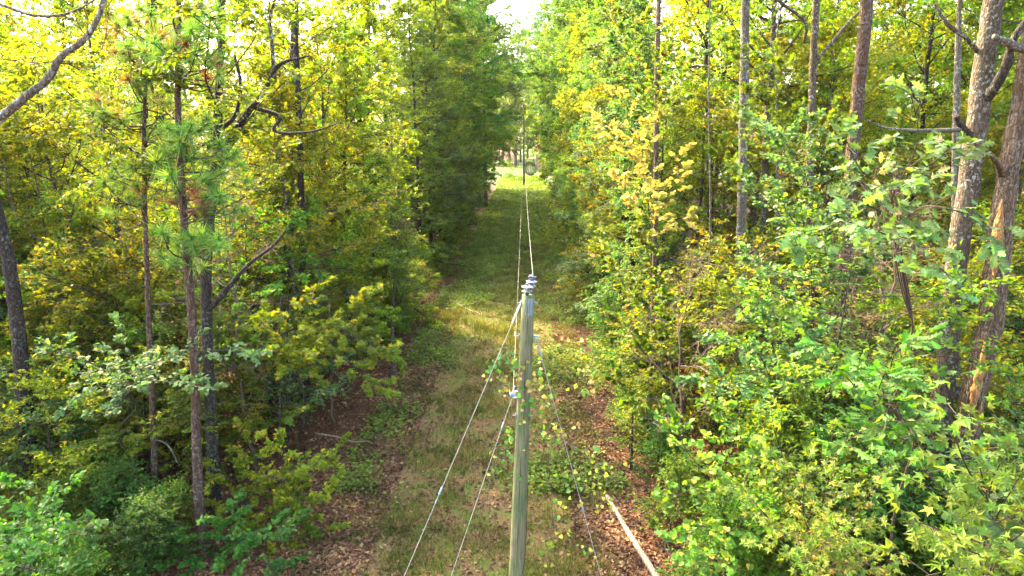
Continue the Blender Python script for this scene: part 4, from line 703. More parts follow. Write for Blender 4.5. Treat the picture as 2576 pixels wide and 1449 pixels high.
# ------------------------------------------------------------------ grass, weeds and fallen leaves
def ground_cover():
    g = np.random.default_rng(9)
    def pn(x, y): return np.sin(1.1 * x + .6 * y + 1) * np.sin(.8 * y - .5 * x) + .6 * np.sin(2.3 * x - .4 * y) * np.sin(1.9 * y + .7 * x) + .4 * np.sin(4.1 * x + 2) * np.sin(3.7 * y + x)
    # grass
    n = 56000; y = 12 + 85 * g.uniform(0, 1, n) ** 1.8; x = midx(y) + g.uniform(-4.6, 4.6, n); far = np.clip((y - 22) / 30, 0, 1)
    edge = np.abs(x - midx(y)); keep = (pn(x, y) + far * 1.1 - np.clip(edge - 3.2, 0, 2) * .9 + g.normal(0, .45, n)) > .1; x, y = x[keep], y[keep]
    k = 5; xx = np.repeat(x, k) + g.normal(0, .07, len(x) * k); yy = np.repeat(y, k) + g.normal(0, .07, len(x) * k); N = len(xx)
    d = np.column_stack([g.normal(0, .55, N), g.normal(0, .55, N), np.ones(N)]); sz = g.uniform(.08, .24, N) * (1 + np.clip((yy - 30) / 60, 0, 1))
    gb = np.array([[-.5, 0, 0], [.5, 0, 0], [0, 1, .12]], float) * [.09, 1, 1]
    mb = MB(); mb.leaves(np.column_stack([xx, yy, gz(xx, yy)]), d, g.normal(0, 1, (N, 3)), sz, (gb, np.array([[0, 1, 2]]), np.zeros((0, 4), int)))
    # tall seeding tufts on the sunlit band
    n = 110; x = g.uniform(-4.6, .6, n); y = 34.2 - (x + 1) * 1.02 + g.normal(0, .6, n); k = 16; xx = np.repeat(x, k) + g.normal(0, .09, n * k); yy = np.repeat(y, k) + g.normal(0, .09, n * k); N = n * k
    d = np.column_stack([g.normal(0, .4, N), g.normal(0, .4, N), np.ones(N)])
    mb.leaves(np.column_stack([xx, yy, gz(xx, yy)]), d, g.normal(0, 1, (N, 3)), g.uniform(.2, .5, N), (gb * [.5, 1, 1], np.array([[0, 1, 2]]), np.zeros((0, 4), int)))
    tag(link('grass', mb.mesh('grass', M['grassb'])), kind='stuff')
    # fallen leaves
    n = 105000; y = 11.5 + 46 * g.uniform(0, 1, n) ** 1.7; w = g.uniform(-1, .62, n); x = midx(y) + np.sign(w) * (4.2 + 11 * np.abs(w) ** 1.5 - 1.6); inside = g.uniform(0, 1, n) < .13; x = np.where(inside, midx(y) + g.uniform(-4.5, 4.5, n), x)
    d = np.column_stack([g.normal(0, 1, n), g.normal(0, 1, n), g.normal(0, .3, n)]); nr = np.column_stack([g.normal(0, .4, n), g.normal(0, .4, n), np.ones(n)])
    mb = MB(); mb.leaves(np.column_stack([x, y, gz(x, y) + .02]), d, nr, g.uniform(.06, .15, n), (DIAM[0] * [1.2, 1, 2.2], DIAM[1], DIAM[2]))
    tag(link('fallen_leaves', mb.mesh('fallen_leaves', M['litter'])), kind='stuff')
    # broad-leaved weeds, thicker further along the strip
    n = 42000; y = 18 + 118 * g.uniform(0, 1, n) ** 1.25; x = midx(y) + g.uniform(-4.4, 4.4, n); far = np.clip((y - 40) / 25, 0, 1)
    keep = (np.sin(.5 * x + .23 * y) * np.sin(.31 * y - .3 * x) + .8 * pn(x * .7, y * .5) + far * 1.9 + g.normal(0, .3, n)) > .75; x, y = x[keep], y[keep]; k = 3
    xx = np.repeat(x, k) + g.normal(0, .12, len(x) * k); yy = np.repeat(y, k) + g.normal(0, .12, len(x) * k); N = len(xx)
    d = np.column_stack([g.normal(0, 1, N), g.normal(0, 1, N), g.normal(.1, .3, N)]); nr = np.column_stack([g.normal(0, .5, N), g.normal(0, .5, N), np.ones(N)])
    h_ = g.uniform(.03, .3, N) * (1 + np.clip((yy - 90) / 30, 0, 1.5))
    mb = MB(); mb.leaves(np.column_stack([xx, yy, gz(xx, yy) + h_]), d, nr, g.uniform(.08, .18, N) * (1 + np.clip((yy - 50) / 60, 0, 1)), DIAM)
    tag(link('weeds', mb.mesh('weeds', M['weed'])), kind='stuff')
ground_cover()

# ------------------------------------------------------------------ the power pole, its insulators, guys and lines
def wood_pole_mat():
    m, nt, out = nodes('treated_pole_wood'); L = nt.links.new; N = nt.nodes.new
    tc = N('ShaderNodeTexCoord'); mp = N('ShaderNodeMapping'); mp.inputs['Scale'].default_value = (1, 1, .05); L(tc.outputs['Object'], mp.inputs[0])
    n1 = N('ShaderNodeTexNoise'); n1.inputs['Scale'].default_value = 45; n1.inputs['Detail'].default_value = 6; n1.inputs['Roughness'].default_value = .65; L(mp.outputs[0], n1.inputs['Vector'])
    n2 = N('ShaderNodeTexNoise'); n2.inputs['Scale'].default_value = 2.2; n2.inputs['Detail'].default_value = 4; L(tc.outputs['Object'], n2.inputs['Vector'])
    rp = ramp(nt, [(.25, (.045, .042, .02)), (.5, (.1, .093, .046)), (.75, (.17, .158, .09))]); L(n1.outputs[0], rp.inputs[0])
    gr = ramp(nt, [(.4, (1, 1, 1)), (.62, (.62, .85, .62))]); L(n2.outputs[0], gr.inputs[0])
    mx = N('ShaderNodeMix'); mx.data_type = 'RGBA'; mx.blend_type = 'MULTIPLY'; mx.inputs[0].default_value = 1; L(rp.outputs[0], mx.inputs[6]); L(gr.outputs[0], mx.inputs[7])
    b = N('ShaderNodeBsdfPrincipled'); b.inputs['Roughness'].default_value = .85; b.inputs['Specular IOR Level'].default_value = .2; L(mx.outputs[2], b.inputs['Base Color'])
    bp = N('ShaderNodeBump'); bp.inputs['Strength'].default_value = .35; bp.inputs['Distance'].default_value = .01; L(n1.outputs[0], bp.inputs['Height']); L(bp.outputs[0], b.inputs['Normal']); L(b.outputs[0], out.inputs[0]); return m
M['pole'] = wood_pole_mat()
M['galv'] = plain_mat('galvanised_steel', (.13, .17, .18), .55, .3, .15, 30)
M['porc'] = plain_mat('white_porcelain', (.2, .2, .26), .3, 0, .04, 10, .6)
M['porc2'] = plain_mat('grey_green_porcelain', (.12, .145, .09), .35, 0, .08, 10, .6)
M['wire'] = plain_mat('stranded_wire', (.2, .185, .145), .75, .0, .15, 40)
M['polyw'] = plain_mat('white_guy_grip', (.24, .25, .22), .6, 0, .05, 40)
M['dullmetal'] = plain_mat('dull_clamp_metal', (.05, .05, .07), .6, .3)
M['xform'] = plain_mat('transformer_paint', (.16, .21, .29), .5, 0, .08, 6)
YP = 11.0
top = P(1329, 742, YP); bot = P(1299, 1449, YP); axis = nrm(top - bot); base = top - axis * (top[2] / axis[2])
pole = thing('utility_pole', 'weathered greenish wooden power pole in the foreground with stacked insulators on top', 'utility pole', base)
mb = MB(); zt = np.linspace(-.3, 1, 24)[:, None]; mb.tube((top - base) * zt, np.interp(zt[:, 0], [0, 1], [.155, .105]), 28, True, .006, np.random.default_rng(3)); link('shaft', mb.mesh('shaft', M['pole'], True), pole)
# drying crack down the camera side
def A(t_): return base + (top - base) * t_
def on_pole(u, v, dz=0): return P(u, v, YP - .118)
mb = MB(); c0, c1 = P(1327, 800, YP - .1115), P(1325, 850, YP - .1125); mb.tube(np.linspace(c0, c1, 6) - base, [.002, .005, .006, .006, .004, .001], 5); M['crack'] = plain_mat('dark_split_wood', (.022, .017, .01), .95); link('drying_crack', mb.mesh('drying_crack', M['crack']), pole)
for u_, v_, h_ in ((1322, 900, 130), (1331, 1000, 90), (1310, 1150, 160), (1316, 1290, 120), (1304, 1300, 110), (1322, 1120, 90), (1338, 870, 60)):
    ax_u = 1328 - (v_ - 742) * .042; rr_ = .107 + (v_ - 742) * .00004; dxx = (u_ - ax_u) / 17.0; dpt = math.sqrt(max(.05, 1 - dxx * dxx)) * rr_
    q0, q1 = P(u_, v_, YP - dpt), P(u_ - h_ * .042, v_ + h_, YP - dpt - .003); mb = MB(); w_ = smooth([q0, q0 * .6 + q1 * .4 + [.003, 0, 0], q1], 8); mb.tube(w_ - base, [.002, .005, .008, .006, .008, .006, .004, .001], 5); link('drying_crack', mb.mesh('drying_crack', M['crack']), pole)
# steel channel bracket on the camera side, with its bolts
tz = Vector(axis).to_track_quat('Z', 'Y').to_matrix()
mb = MB(); c = P(1330, 774, YP - .12) - base
box(mb, c, (.085, .012, .29), tz); box(mb, c + [-.037, .022, 0], (.01, .05, .286), tz); box(mb, c + [.037, .022, 0], (.01, .05, .286), tz)
br_ = link('bracket', mb.mesh('bracket', M['galv']), pole)
for dv in (.085, -.115):
    mb = MB(); lathe(mb, [(0, .016), (.012, .014), (.018, .008), (.018, 0)], c + np.array([0, -.006, dv]), (0, -1, 0), 8); link('bolt', mb.mesh('bolt', M['galv']), br_)
# side bolts with square washers
for v in (762, 845, 1045):
    for sx_ in (-1, 1):
        cc = P(1328 - (v - 742) * .042, v, YP) - base; r_ = .108 + (v - 742) * .00004; mb = MB()
        box(mb, cc + [sx_ * (r_ + .006), 0, 0], (.008, .06, .075)); lathe(mb, [(.016, 0), (.016, .02), (.009, .022), (.009, .05), (0, .05)], cc + [sx_ * (r_ + .008), 0, 0], (sx_, 0, 0), 8)
        link('side_bolt', mb.mesh('side_bolt', M['galv']), pole)
# two post insulators on top
def insul(u, v, Y, h, sheds):
    b = P(u, v, Y) - base; m0 = MB(); lathe(m0, [(.0, -.06), (.025, -.06), (.025, 0), (.04, .01), (.03, .05), (.028, h), (.025, h + .02), (0, h + .02)], b, axis, 16)
    o = link('insulator', m0.mesh('insulator', M['dullmetal'], True), pole)
    for z, r_, mt in sheds:
        m1 = MB(); lathe(m1, [(.028, .022), (r_ * .5, .017), (r_ * .93, .004), (r_, -.003), (r_ * .94, -.009), (r_ * .5, .0), (.027, .004)], b + axis * z, axis, 28); link('shed', m1.mesh('shed', M[mt], True), o)
    return b, o
b1, i1 = insul(1325.5, 741, YP - .03, .17, [(.06, .09, 'porc2'), (.135, .096, 'porc')])
b2, i2 = insul(1336, 737, YP + .14, .215, [(.125, .084, 'porc2'), (.2, .096, 'porc')])
mb = MB(); ctop = b2 + axis * .232
lathe(mb, [(0, .035), (.03, .035), (.045, .02), (.05, 0), (.035, -.01)], ctop, axis, 14); box(mb, ctop + axis * .035 + [-.01, 0, 0], (.1, .05, .022)); box(mb, ctop + axis * .055 + [-.02, .03, 0], (.05, .12, .016)); box(mb, ctop + axis * .03 + [.05, -.01, .01], (.06, .03, .02))
link('clamp', mb.mesh('clamp', M['dullmetal']), pole)
mb = MB(); mb.tube(smooth([b1 + axis * .12 + [-.06, -.03, 0], b1 + axis * .145 + [.02, -.1, 0], b2 + axis * .12 + [.03, -.09, 0], b2 + axis * .21 + [.03, -.05, 0]], 14), .008, 6); link('jumper_wire', mb.mesh('jumper_wire', M['wire']), pole)
# second spool and dead-end on the left side of the pole
sp = P(1291, 992, YP - .02) - base; mb = MB()
lathe(mb, [(.02, -.06), (.045, -.055), (.045, -.03), (.025, 0), (.045, .03), (.045, .055), (.02, .06)], sp, (1, 0, .2), 16); box(mb, sp + [.05, 0, .055], (.13, .03, .012)); box(mb, sp + [.05, 0, -.06], (.13, .03, .012)); box(mb, sp + [.02, 0, .1], (.02, .05, .09))
link('spool_insulator', mb.mesh('spool_insulator', M['xform']), pole)
ge = P(1351, 852, YP) - base; mb = MB()
box(mb, ge + [-.03, 0, .01], (.05, .05, .1)); lathe(mb, [(.0, .03), (.02, .03), (.028, 0), (.02, -.03), (0, -.03)], ge + [.01, 0, .03], (1, 0, 0), 10); lathe(mb, [(.0, .025), (.018, .025), (.025, 0), (.018, -.025), (0, -.025)], ge + [.03, -.02, -.05], (0, 1, 0), 10)
link('guy_bracket', mb.mesh('guy_bracket', M['galv']), pole)
def to_ground(a, b_):
    d = b_ - a; return a + d * (a[2] / -d[2])
def strand(name, label, a, b_, r_, mat, parts=(), sag=0, n=24):
    a = np.asarray(a, float); b_ = np.asarray(b_, float); t = thing(name, label, 'cable' if 'line' not in name else 'power line', a)
    u_ = np.linspace(0, 1, n)[:, None]; pts = (b_ - a) * u_; pts[:, 2] -= sag * 4 * u_[:, 0] * (1 - u_[:, 0])
    mb = MB(); mb.tube(pts, r_, 6); link('strand', mb.mesh('strand', M[mat]), t)
    for nm, q0, q1, rr, mt in parts:
        mb = MB(); mb.tube([(b_ - a) * (q0 + (q1 - q0) * k) for k in (0, .1, .5, .9, 1)], [rr * .5, rr, rr, rr * .9, rr * .5], 10); link(nm, mb.mesh(nm, M[mt], True), t)
    return t
ga = P(1330, 716, YP - .12); gb_ = to_ground(ga, P(1017, 1449, YP - 2.6))
strand('guy_wire', 'long pale guy wire from the pole top, outer of the two on the left', ga, gb_, .0042, 'wire', [('grip', .035, .07, .016, 'polyw'), ('splice', .33, .343, .016, 'galv'), ('splice', .348, .356, .01, 'galv')])
gc = P(1287, 1004, YP - .05); gd = to_ground(gc, P(1135, 1449, YP - 2.0))
strand('guy_wire', 'shorter pale guy wire from the pole spool, inner of the two on the left', gc, gd, .0038, 'wire', [('splice', .05, .065, .012, 'galv')])
ge_ = P(1354, 868, YP - .02); gf = to_ground(ge_, P(1512, 1449, YP - .9))
strand('guy_wire', 'dull vine-wrapped guy wire on the right side of the pole', ge_, gf, .0052, 'wire', [('grip', .0, .03, .02, 'galv'), ('splice', .37, .40, .02, 'galv')])

# the line runs on to a second pole far down the strip
YF = 118.0
ft = P(1317, 264, YF); fb = np.array([ft[0] + .15, YF, 0]); far = thing('utility_pole', 'thin dark power pole with a small transformer at the far end of the strip', 'utility pole', fb)
mb = MB(); mb.tube([np.array([0, 0, -.3]), (ft - fb) * .5, ft - fb], [.17, .14, .11], 12); link('shaft', mb.mesh('shaft', M['darkbark'], True), far)
mb = MB(); tc_ = P(1312.5, 332, YF) - fb; lathe(mb, [(0, -.42), (.2, -.42), (.22, -.36), (.22, .34), (.2, .4), (.06, .44), (.05, .62), (0, .62)], tc_, (0, 0, 1), 14); box(mb, tc_ + [.22, 0, .1], (.12, .1, .3)); link('transformer', mb.mesh('transformer', M['xform'], True), far)
for u, v in ((1323, 302), (1310, 310), (1306, 340)):
    mb = MB(); q = P(u, v, YF) - fb; lathe(mb, [(0, .15), (.08, .12), (.1, .02), (.05, 0), (.1, -.1), (.05, -.14), (0, -.14)], q, (0, 0, 1), 10); mb.tube([q, np.array([(ft - fb)[0] * .8, 0, q[2] - .05])], .025, 5); link('insulator', mb.mesh('insulator', M['porc2'], True), far)
strand('power_line', 'upper power line running from the pole-top insulators down the strip', base + ctop + axis * .05 + [.02, .03, 0], P(1317.5, 270, YF), .0036, 'wire', sag=2.6, n=60)
strand('power_line', 'lower neutral line passing left of the near pole and down the strip', base + sp + [.0, 0, .07], P(1317, 318, YF), .0034, 'wire', [('splice', .026, .0285, .014, 'polyw')], sag=1.9, n=60)

# ------------------------------------------------------------------ the vine on the pole: every leaf an object
g = np.random.default_rng(12)
vine = thing('climbing_vine', 'thin vine with heart-shaped green and yellow leaves climbing the near power pole', 'vine', base)
mb = MB(); tt = np.linspace(0, .8, 70); rr_ = np.interp(tt, [0, 1], [.165, .118]); an = 2.2 + tt * 9 + .5 * np.sin(tt * 21)
mb.tube((top - base) * tt[:, None] + np.column_stack([np.cos(an) * rr_, np.sin(an) * rr_, tt * 0]), .006, 5); link('stem', mb.mesh('stem', M['twig']), vine)
LVG = variants('leaf', HEART, M['green'], 2) + variants('leaf', HEART, M['vine'], 2); LVY = variants('leaf', HEART, M['gold'], 2)
M['peach'] = leaf_mat('leaf_peach', [(0, (.3, .2, .05)), (1, (.36, .27, .08))], trans=(1, .9, .7), tw=.3); LVP = variants('leaf', HEART, M['peach'], 2)
M['ygreen'] = leaf_mat('leaf_lime', [(0, (.16, .22, .02)), (1, (.26, .26, .03))], trans=(1.3, 1.3, .5), tw=.4); LVL = variants('leaf', HEART, M['ygreen'], 2)
M['mint'] = leaf_mat('leaf_mint', [(0, (.06, .16, .02)), (1, (.12, .22, .03))], trans=(1.2, 1.3, .7), tw=.35, rough=.35); LVM = variants('leaf', HEART, M['mint'], 2)
LEAFP = {}
def vleaf(root, b, p, kind, s_):
    LEAFP.setdefault(root.name, []).append(np.asarray(p, float))
    o = link('leaf', {'g': LVM, 'l': LVL, 'y': LVY, 'p': LVP, 'd': LVG}[kind][int(g.integers(0, 2))], root)
    y_ = nrm(np.array([g.normal(0, .7), g.normal(-.3, .3), g.normal(-.35, .4)])); nr_ = np.array([g.normal(0, .35), -.75, .6]) + g.normal(0, .2, 3); x_ = nrm(np.cross(y_, nr_)); z_ = np.cross(x_, y_)
    m = Matrix(((*(x_ * s_),), (*(y_ * s_),), (*(z_ * s_),))).transposed().to_4x4(); m.translation = Vector(np.asarray(p) - b); o.matrix_local = m
# (centre u, v, spread u, spread v, number, colours, depth before/behind the pole axis)
for (u, v, su, sv, n_, ks, dy) in [(1330, 905, 6, 4, 1, 'l', -.16), (1337, 965, 10, 14, 6, 'llyg', -.18), (1325, 978, 14, 12, 5, 'ppp', -.2), (1325, 1020, 16, 30, 10, 'ddgg', -.17), (1315, 1045, 16, 25, 6, 'gplp', -.19), (1337, 1120, 10, 10, 3, 'yp', -.17), (1305, 1190, 4, 20, 2, 'd', -.2),
                              (1300, 915, 12, 16, 9, 'gglp', -.1), (1300, 945, 10, 30, 7, 'lyp', -.12), (1352, 925, 10, 40, 10, 'lllgp', 0), (1366, 965, 12, 50, 9, 'lgyp', .05), (1370, 1010, 14, 30, 9, 'ypgp', 0), (1355, 1040, 10, 40, 8, 'gddl', -.05), (1372, 1070, 8, 30, 5, 'ddgp', 0)]:
    for _ in range(n_): vleaf(vine, base, P(g.normal(u, su * .7), g.normal(v, sv * .7), YP + dy + g.normal(0, .05)), ks[int(g.integers(0, len(ks)))], g.uniform(.05, .09))
vine2 = thing('climbing_vine', 'trailing vine leaves hanging along the left guy wires beside the near pole', 'vine', (gb_[0] + .3, gb_[1] + 1.2, 0)); b2_ = np.array(vine2.location)
def vstem(root, b_, pts): 
    mb = MB(); mb.tube(smooth(pts, 20) - b_, .004, 4); return mb
sm = MB()
for pts in ([P(1255, 960, 10.7), P(1262, 930, 10.75), P(1240, 922, 10.7), P(1216, 938, 10.6)], [P(1290, 1080, 10.5), P(1280, 1120, 10.2), P(1255, 1150, 10), P(1240, 1180, 9.8), P(1230, 1449, 9.0)], [P(1262, 920, 10.75), P(1280, 900, 10.85), P(1305, 890, 10.9)]): sm.tube(smooth(pts, 18) - b2_, .004, 4)
tag(link('stem', sm.mesh('stem', M['twig']), vine2), kind='stuff')
for (u, v, su, sv, n_, ks, Yv) in [(1230, 922, 18, 14, 9, 'gggdg', 10.65), (1215, 945, 4, 4, 1, 'p', 10.6), (1262, 900, 16, 8, 7, 'gg', 10.75), (1285, 890, 14, 8, 5, 'gg', 10.85), (1262, 960, 22, 20, 12, 'llgyp', 10.7), (1272, 985, 14, 14, 8, 'lyp', 10.7), (1258, 1150, 20, 24, 12, 'ggl', 10.0), (1285, 1095, 12, 26, 8, 'ggl', 10.3), (1245, 1185, 14, 10, 5, 'gl', 9.8)]:
    for _ in range(n_): vleaf(vine2, b2_, P(g.normal(u, su * .6), g.normal(v, sv * .6), Yv + g.normal(0, .05)), ks[int(g.integers(0, len(ks)))], g.uniform(.045, .08))
vine3 = thing('climbing_vine', 'loose bare-stemmed vine with scattered yellow leaves on the right guy wire', 'vine', (gf[0], gf[1], 0)); b3_ = np.array(vine3.location); sm = MB()
for pts in ([P(1385, 930, 10.85), P(1410, 955, 10.7), P(1430, 985, 10.6), P(1405, 1040, 10.5)], [P(1430, 985, 10.6), P(1460, 960, 10.5), P(1490, 900, 10.6), P(1478, 870, 10.7)], [P(1380, 1020, 10.8), P(1405, 1060, 10.6), P(1420, 1090, 10.5), P(1400, 1150, 10.4), P(1425, 1230, 10.3)], [P(1460, 960, 10.5), P(1500, 985, 10.4), P(1520, 1020, 10.3)], [P(1425, 1090, 10.5), P(1450, 1150, 10.2), P(1490, 1260, 9.9), P(1500, 1449, 9.4)], [P(1400, 1090, 10.5), P(1380, 1160, 10.3), P(1390, 1300, 10.0)], [P(1430, 1110, 10.4), P(1500, 1180, 10.0), P(1560, 1260, 9.8)]): sm.tube(smooth(pts, 18) - b3_, .004, 4)
tag(link('stem', sm.mesh('stem', M['twig']), vine3), kind='stuff')
for (u, v, su, sv, n_, ks, Yv) in [(1478, 880, 12, 24, 8, 'ggl', 10.65), (1468, 930, 22, 12, 9, 'yypg', 10.6), (1490, 975, 6, 30, 4, 'yp', 10.4), (1470, 988, 10, 8, 5, 'g', 10.5), (1425, 965, 20, 14, 3, 'lyp', 10.6), (1412, 860, 40, 20, 6, 'lyp', 10.8), (1405, 1080, 16, 14, 12, 'lypp', 10.5), (1395, 1095, 26, 20, 10, 'lgyp', 10.5), (1440, 1070, 16, 10, 4, 'pp', 10.5), (1420, 1190, 30, 30, 8, 'ggly', 10.2), (1500, 1140, 24, 24, 9, 'gly', 10.0), (1480, 1230, 40, 50, 12, 'lyg', 9.9), (1400, 1300, 50, 60, 12, 'ygld', 9.8), (1530, 1260, 30, 30, 10, 'lyyg', 9.9), (1460, 1380, 50, 40, 9, 'lyg', 9.6), (1370, 1400, 20, 30, 4, 'yd', 9.7), (1540, 1180, 30, 30, 6, 'lyg', 9.9)]:
    for _ in range(n_): vleaf(vine3, b3_, P(g.normal(u, su * .6), g.normal(v, sv * .6), Yv + g.normal(0, .08)), ks[int(g.integers(0, len(ks)))], g.uniform(.045, .08))

for v_, st_ in ((vine, None), (vine2, None), (vine3, None)):
    b_ = np.array(v_.location); me = [c for c in v_.children if c.name.startswith('stem')][0].data
    sv = np.empty(len(me.vertices) * 3, np.float32); me.vertices.foreach_get('co', sv); sv = sv.reshape(-1, 3) + b_; lp_ = np.array(LEAFP[v_.name])
    near = np.array([sv[np.argmin(((sv - p) ** 2).sum(1))] for p in lp_]); ok = np.linalg.norm(near - lp_, axis=1) < 1.2; mid = (near + lp_) / 2 + g.normal(0, .04, lp_.shape) - [0, 0, .03]
    mb = MB(); mb.sticks(np.vstack([near[ok], mid[ok]]), np.vstack([mid[ok], lp_[ok]]), np.full(2 * ok.sum(), .0026), np.full(2 * ok.sum(), .002), 3); mb.v[0] = mb.v[0] - b_
    tag(link('stalks', mb.mesh('stalks', M['twig']), v_), kind='stuff')

# ------------------------------------------------------------------ fallen wood on the strip
def fallen(name, label, px, r, mat, cat, lift=0, sides=12, ridge=.04, seed=0, subs=()):
    p = np.array([G(*q) for q in px]); p[:, 2] = gz(p[:, 0], p[:, 1]) + np.array(r) * .8 + lift; b = p[0].copy(); b[2] = 0; t = thing(name, label, cat, b)
    stem('log' if name == 'fallen_log' else 'stick', t, list(p - b), r, mat, sides=sides, n=30, ridge=ridge, seed=seed); return t
fallen('fallen_log', 'pale barkless log lying along the right side of the strip at the bottom', [(1526, 1248), (1560, 1310), (1600, 1378), (1645, 1449), (1680, 1510)], [.058, .066, .07, .078, .08], M['drywood'], 'log', seed=401, ridge=.06, sides=16)
fallen('fallen_branch', 'bare grey branch lying on the left of the strip beyond the near pole', [(1108, 738), (1150, 765), (1190, 785), (1240, 799), (1270, 801)], [.045, .05, .036, .026, .01], M['drywood'], 'branch', seed=402)
fallen('fallen_branch', 'short white stick on the brown leaves right of the near pole', [(1400, 870), (1424, 881)], [.045, .035], M['palebark'], 'branch', seed=403)
fallen('fallen_branch', 'thin dark stick at the right edge of the strip level with the insulators', [(1378, 724), (1405, 720), (1430, 718)], [.03, .045, .035], M['drywood'], 'branch', seed=404)
fallen('fallen_branch', 'curved bare branch over the brown leaves left of the strip', [(795, 1110), (850, 1118), (900, 1130), (930, 1128)], [.03, .025, .02, .01], M['drywood'], 'branch', lift=.25, seed=405)

# ------------------------------------------------------------------ far end: lawn things
M['brick'] = plain_mat('red_brick_face', (.32, .14, .09), .85, 0, .3, 6)
M['mortar'] = plain_mat('pale_mortar', (.4, .34, .3), .9)
YE = 176.0
pc = P(1352, 430, YE); pc[2] = gz(pc[0], pc[1])
pil = thing('brick_pillar', 'square reddish brick pillar with a pale cap on the far lawn', 'pillar', pc)
mb = MB(); box(mb, [0, 0, 1.55], (.95, .95, 3.1)); link('core', mb.mesh('core', M['mortar']), pil)
bm_ = MB(); box(bm_, [0, 0, 0], (.3, .11, .14)); bme = bm_.mesh('brick', M['brick'])
for cz in range(14):
    for f in range(3):
        o = link('brick', bme, pil); o.location = (-.33 + .33 * f, -.475, .12 + cz * .215)
        o.scale = (1, 1, 1.25)
mb = MB(); box(mb, [0, 0, 3.2], (1.15, 1.15, .2)); link('cap', mb.mesh('cap', plain_mat('pale_stone_cap', (.5, .45, .4), .8)), pil)
wl = P(1270, 428, YE + 4); wl[2] = 0
wall = thing('brick_wall', 'low reddish brick wall left of the two lit trunks on the far lawn', 'wall', wl)
mb = MB(); box(mb, [0, 0, .5], (5.0, .3, 1.0)); link('courses', mb.mesh('courses', M['brick']), wall); mb = MB(); box(mb, [0, 0, 1.04], (5.1, .4, .09)); link('coping', mb.mesh('coping', M['mortar']), wall)
fence = thing('wire_fence', 'dim post and rail fence crossing behind the far lawn', 'fence', (midx(184) + 3, 186, 0))
mb = MB()
for z in (.35, .8, 1.25, 1.6): mb.tube([(-7, 0, z), (7, 0, z)], .035, 4)
tag(link('rails', mb.mesh('rails', M['darkbark']), fence), kind='stuff')
for k in range(8):
    mb = MB(); mb.tube([(-7 + 2 * k, .06, -.2), (-7 + 2 * k, .06, 1.75)], .08, 6); link('post', mb.mesh('post', M['darkbark']), fence)
for k, (u, lab, r_) in enumerate([(1296, 'sunlit bare trunk on the far lawn, right one of two', .5), (1281, 'sunlit bare trunk on the far lawn, left one of two', .42)]):
    big_tree('oak_tree', lab, 'tree', [(u, 428), (u + 1, 405), (u, 385), (u + 2, 350), (u + 1, 300)], 178 + 3 * k, [r_, r_ * .8, r_ * .7, r_ * .6], 'warmbark', seed=410 + k, H=26, crown=('green', dict(cb=.38, Rr=5.5, nl=26, nleaf=9000, leaf=.34, tmpl=DIAM, elev=(-20, 40))))
# round shrub, dead reddish tree, bare earth
def bush(label, loc, rr, h, n, mat, seed, leaf=.16):
    g_ = np.random.default_rng(seed); t = thing('shrub', label, 'shrub', loc); q = nrm(g_.normal(0, 1, (n, 3))) * g_.uniform(.55, 1, (n, 1)) ** .6; q = q * [rr, rr, h * .5] + [0, 0, h * .52]
    mb = MB(); mb.leaves(q, q - [0, 0, h * .4], np.array([0, 0, 1]) + g_.normal(0, .7, (n, 3)), leaf * g_.uniform(.6, 1.3, n), DIAM); tag(link('foliage', mb.mesh('foliage', M[mat]), t), kind='stuff')
    st = MB(); a_ = g_.uniform(0, 6.28, 9); st.sticks(np.zeros((9, 3)) - [0, 0, .1], np.column_stack([np.cos(a_) * rr * .6, np.sin(a_) * rr * .6, np.full(9, h * .7)]), np.full(9, .04), np.full(9, .015), 5); tag(link('branches', st.mesh('branches', M['darkbark']), t), kind='stuff'); return t
bl = P(1334, 440, 148); bl[2] = 0
M['darkleaf'] = leaf_mat('leaf_dark_shrub', [(0, (.012, .022, .007)), (.8, (.025, .04, .012)), (1, (.05, .04, .02))], trans=(1.2, 1.3, .4), tw=.25)
bush('round dark shrub standing alone on the far lawn', bl, 1.35, 2.9, 2600, 'darkleaf', 1)
for k, (u, Y_, r_) in enumerate([(1365, 131, .9), (1300, 128, 1.2), (1345, 127, 1.1), (1280, 134, 1.0)]):
    b_ = P(u, 460, Y_); b_[2] = 0; bush(['low bush right of the round dark shrub where the strip meets the lawn', 'broad low bush left of the far pole foot', 'low bush just right of the far pole foot', 'small low bush at the left end of the strip'][k], b_, r_, 1.4, 1200, ['green', 'weed', 'green', 'weed'][k], 20 + k)
db = P(1362, 400, 150); db[2] = 0; db[0] = midx(150) + 4.2
big_tree('oak_tree', 'dead reddish-leaved tree at the right end of the strip beside the lawn', 'tree', [(1364, 440), (1366, 400), (1363, 350), (1362, 320)], 150, [.2, .16, .1, .06], 'pinebark', seed=421, H=12.5, crown=('rust', dict(cb=.35, Rr=1.9, nl=20, nleaf=3500, leaf=.28, tmpl=DIAM)))
mb = MB(); a_ = np.linspace(0, 6.283, 24, endpoint=False); rr_ = 1 + .15 * np.sin(3 * a_) + .1 * np.sin(5 * a_ + 1); ec = P(1358, 452, 141); ex, ey = ec[0] + np.cos(a_) * 2.2 * rr_, 141 + np.sin(a_) * 7 * rr_
mb.add(np.vstack([np.column_stack([ex, ey, gz(ex, ey) + .02]), [[ec[0], 141, float(gz(ec[0], 141)) + .06]]]), [[24, i, (i + 1) % 24] for i in range(24)])
tag(link('dirt_patch', mb.mesh('dirt_patch', plain_mat('bare_pinkish_earth', (.3, .19, .14), .95, 0, .3, 3))), kind='structure')

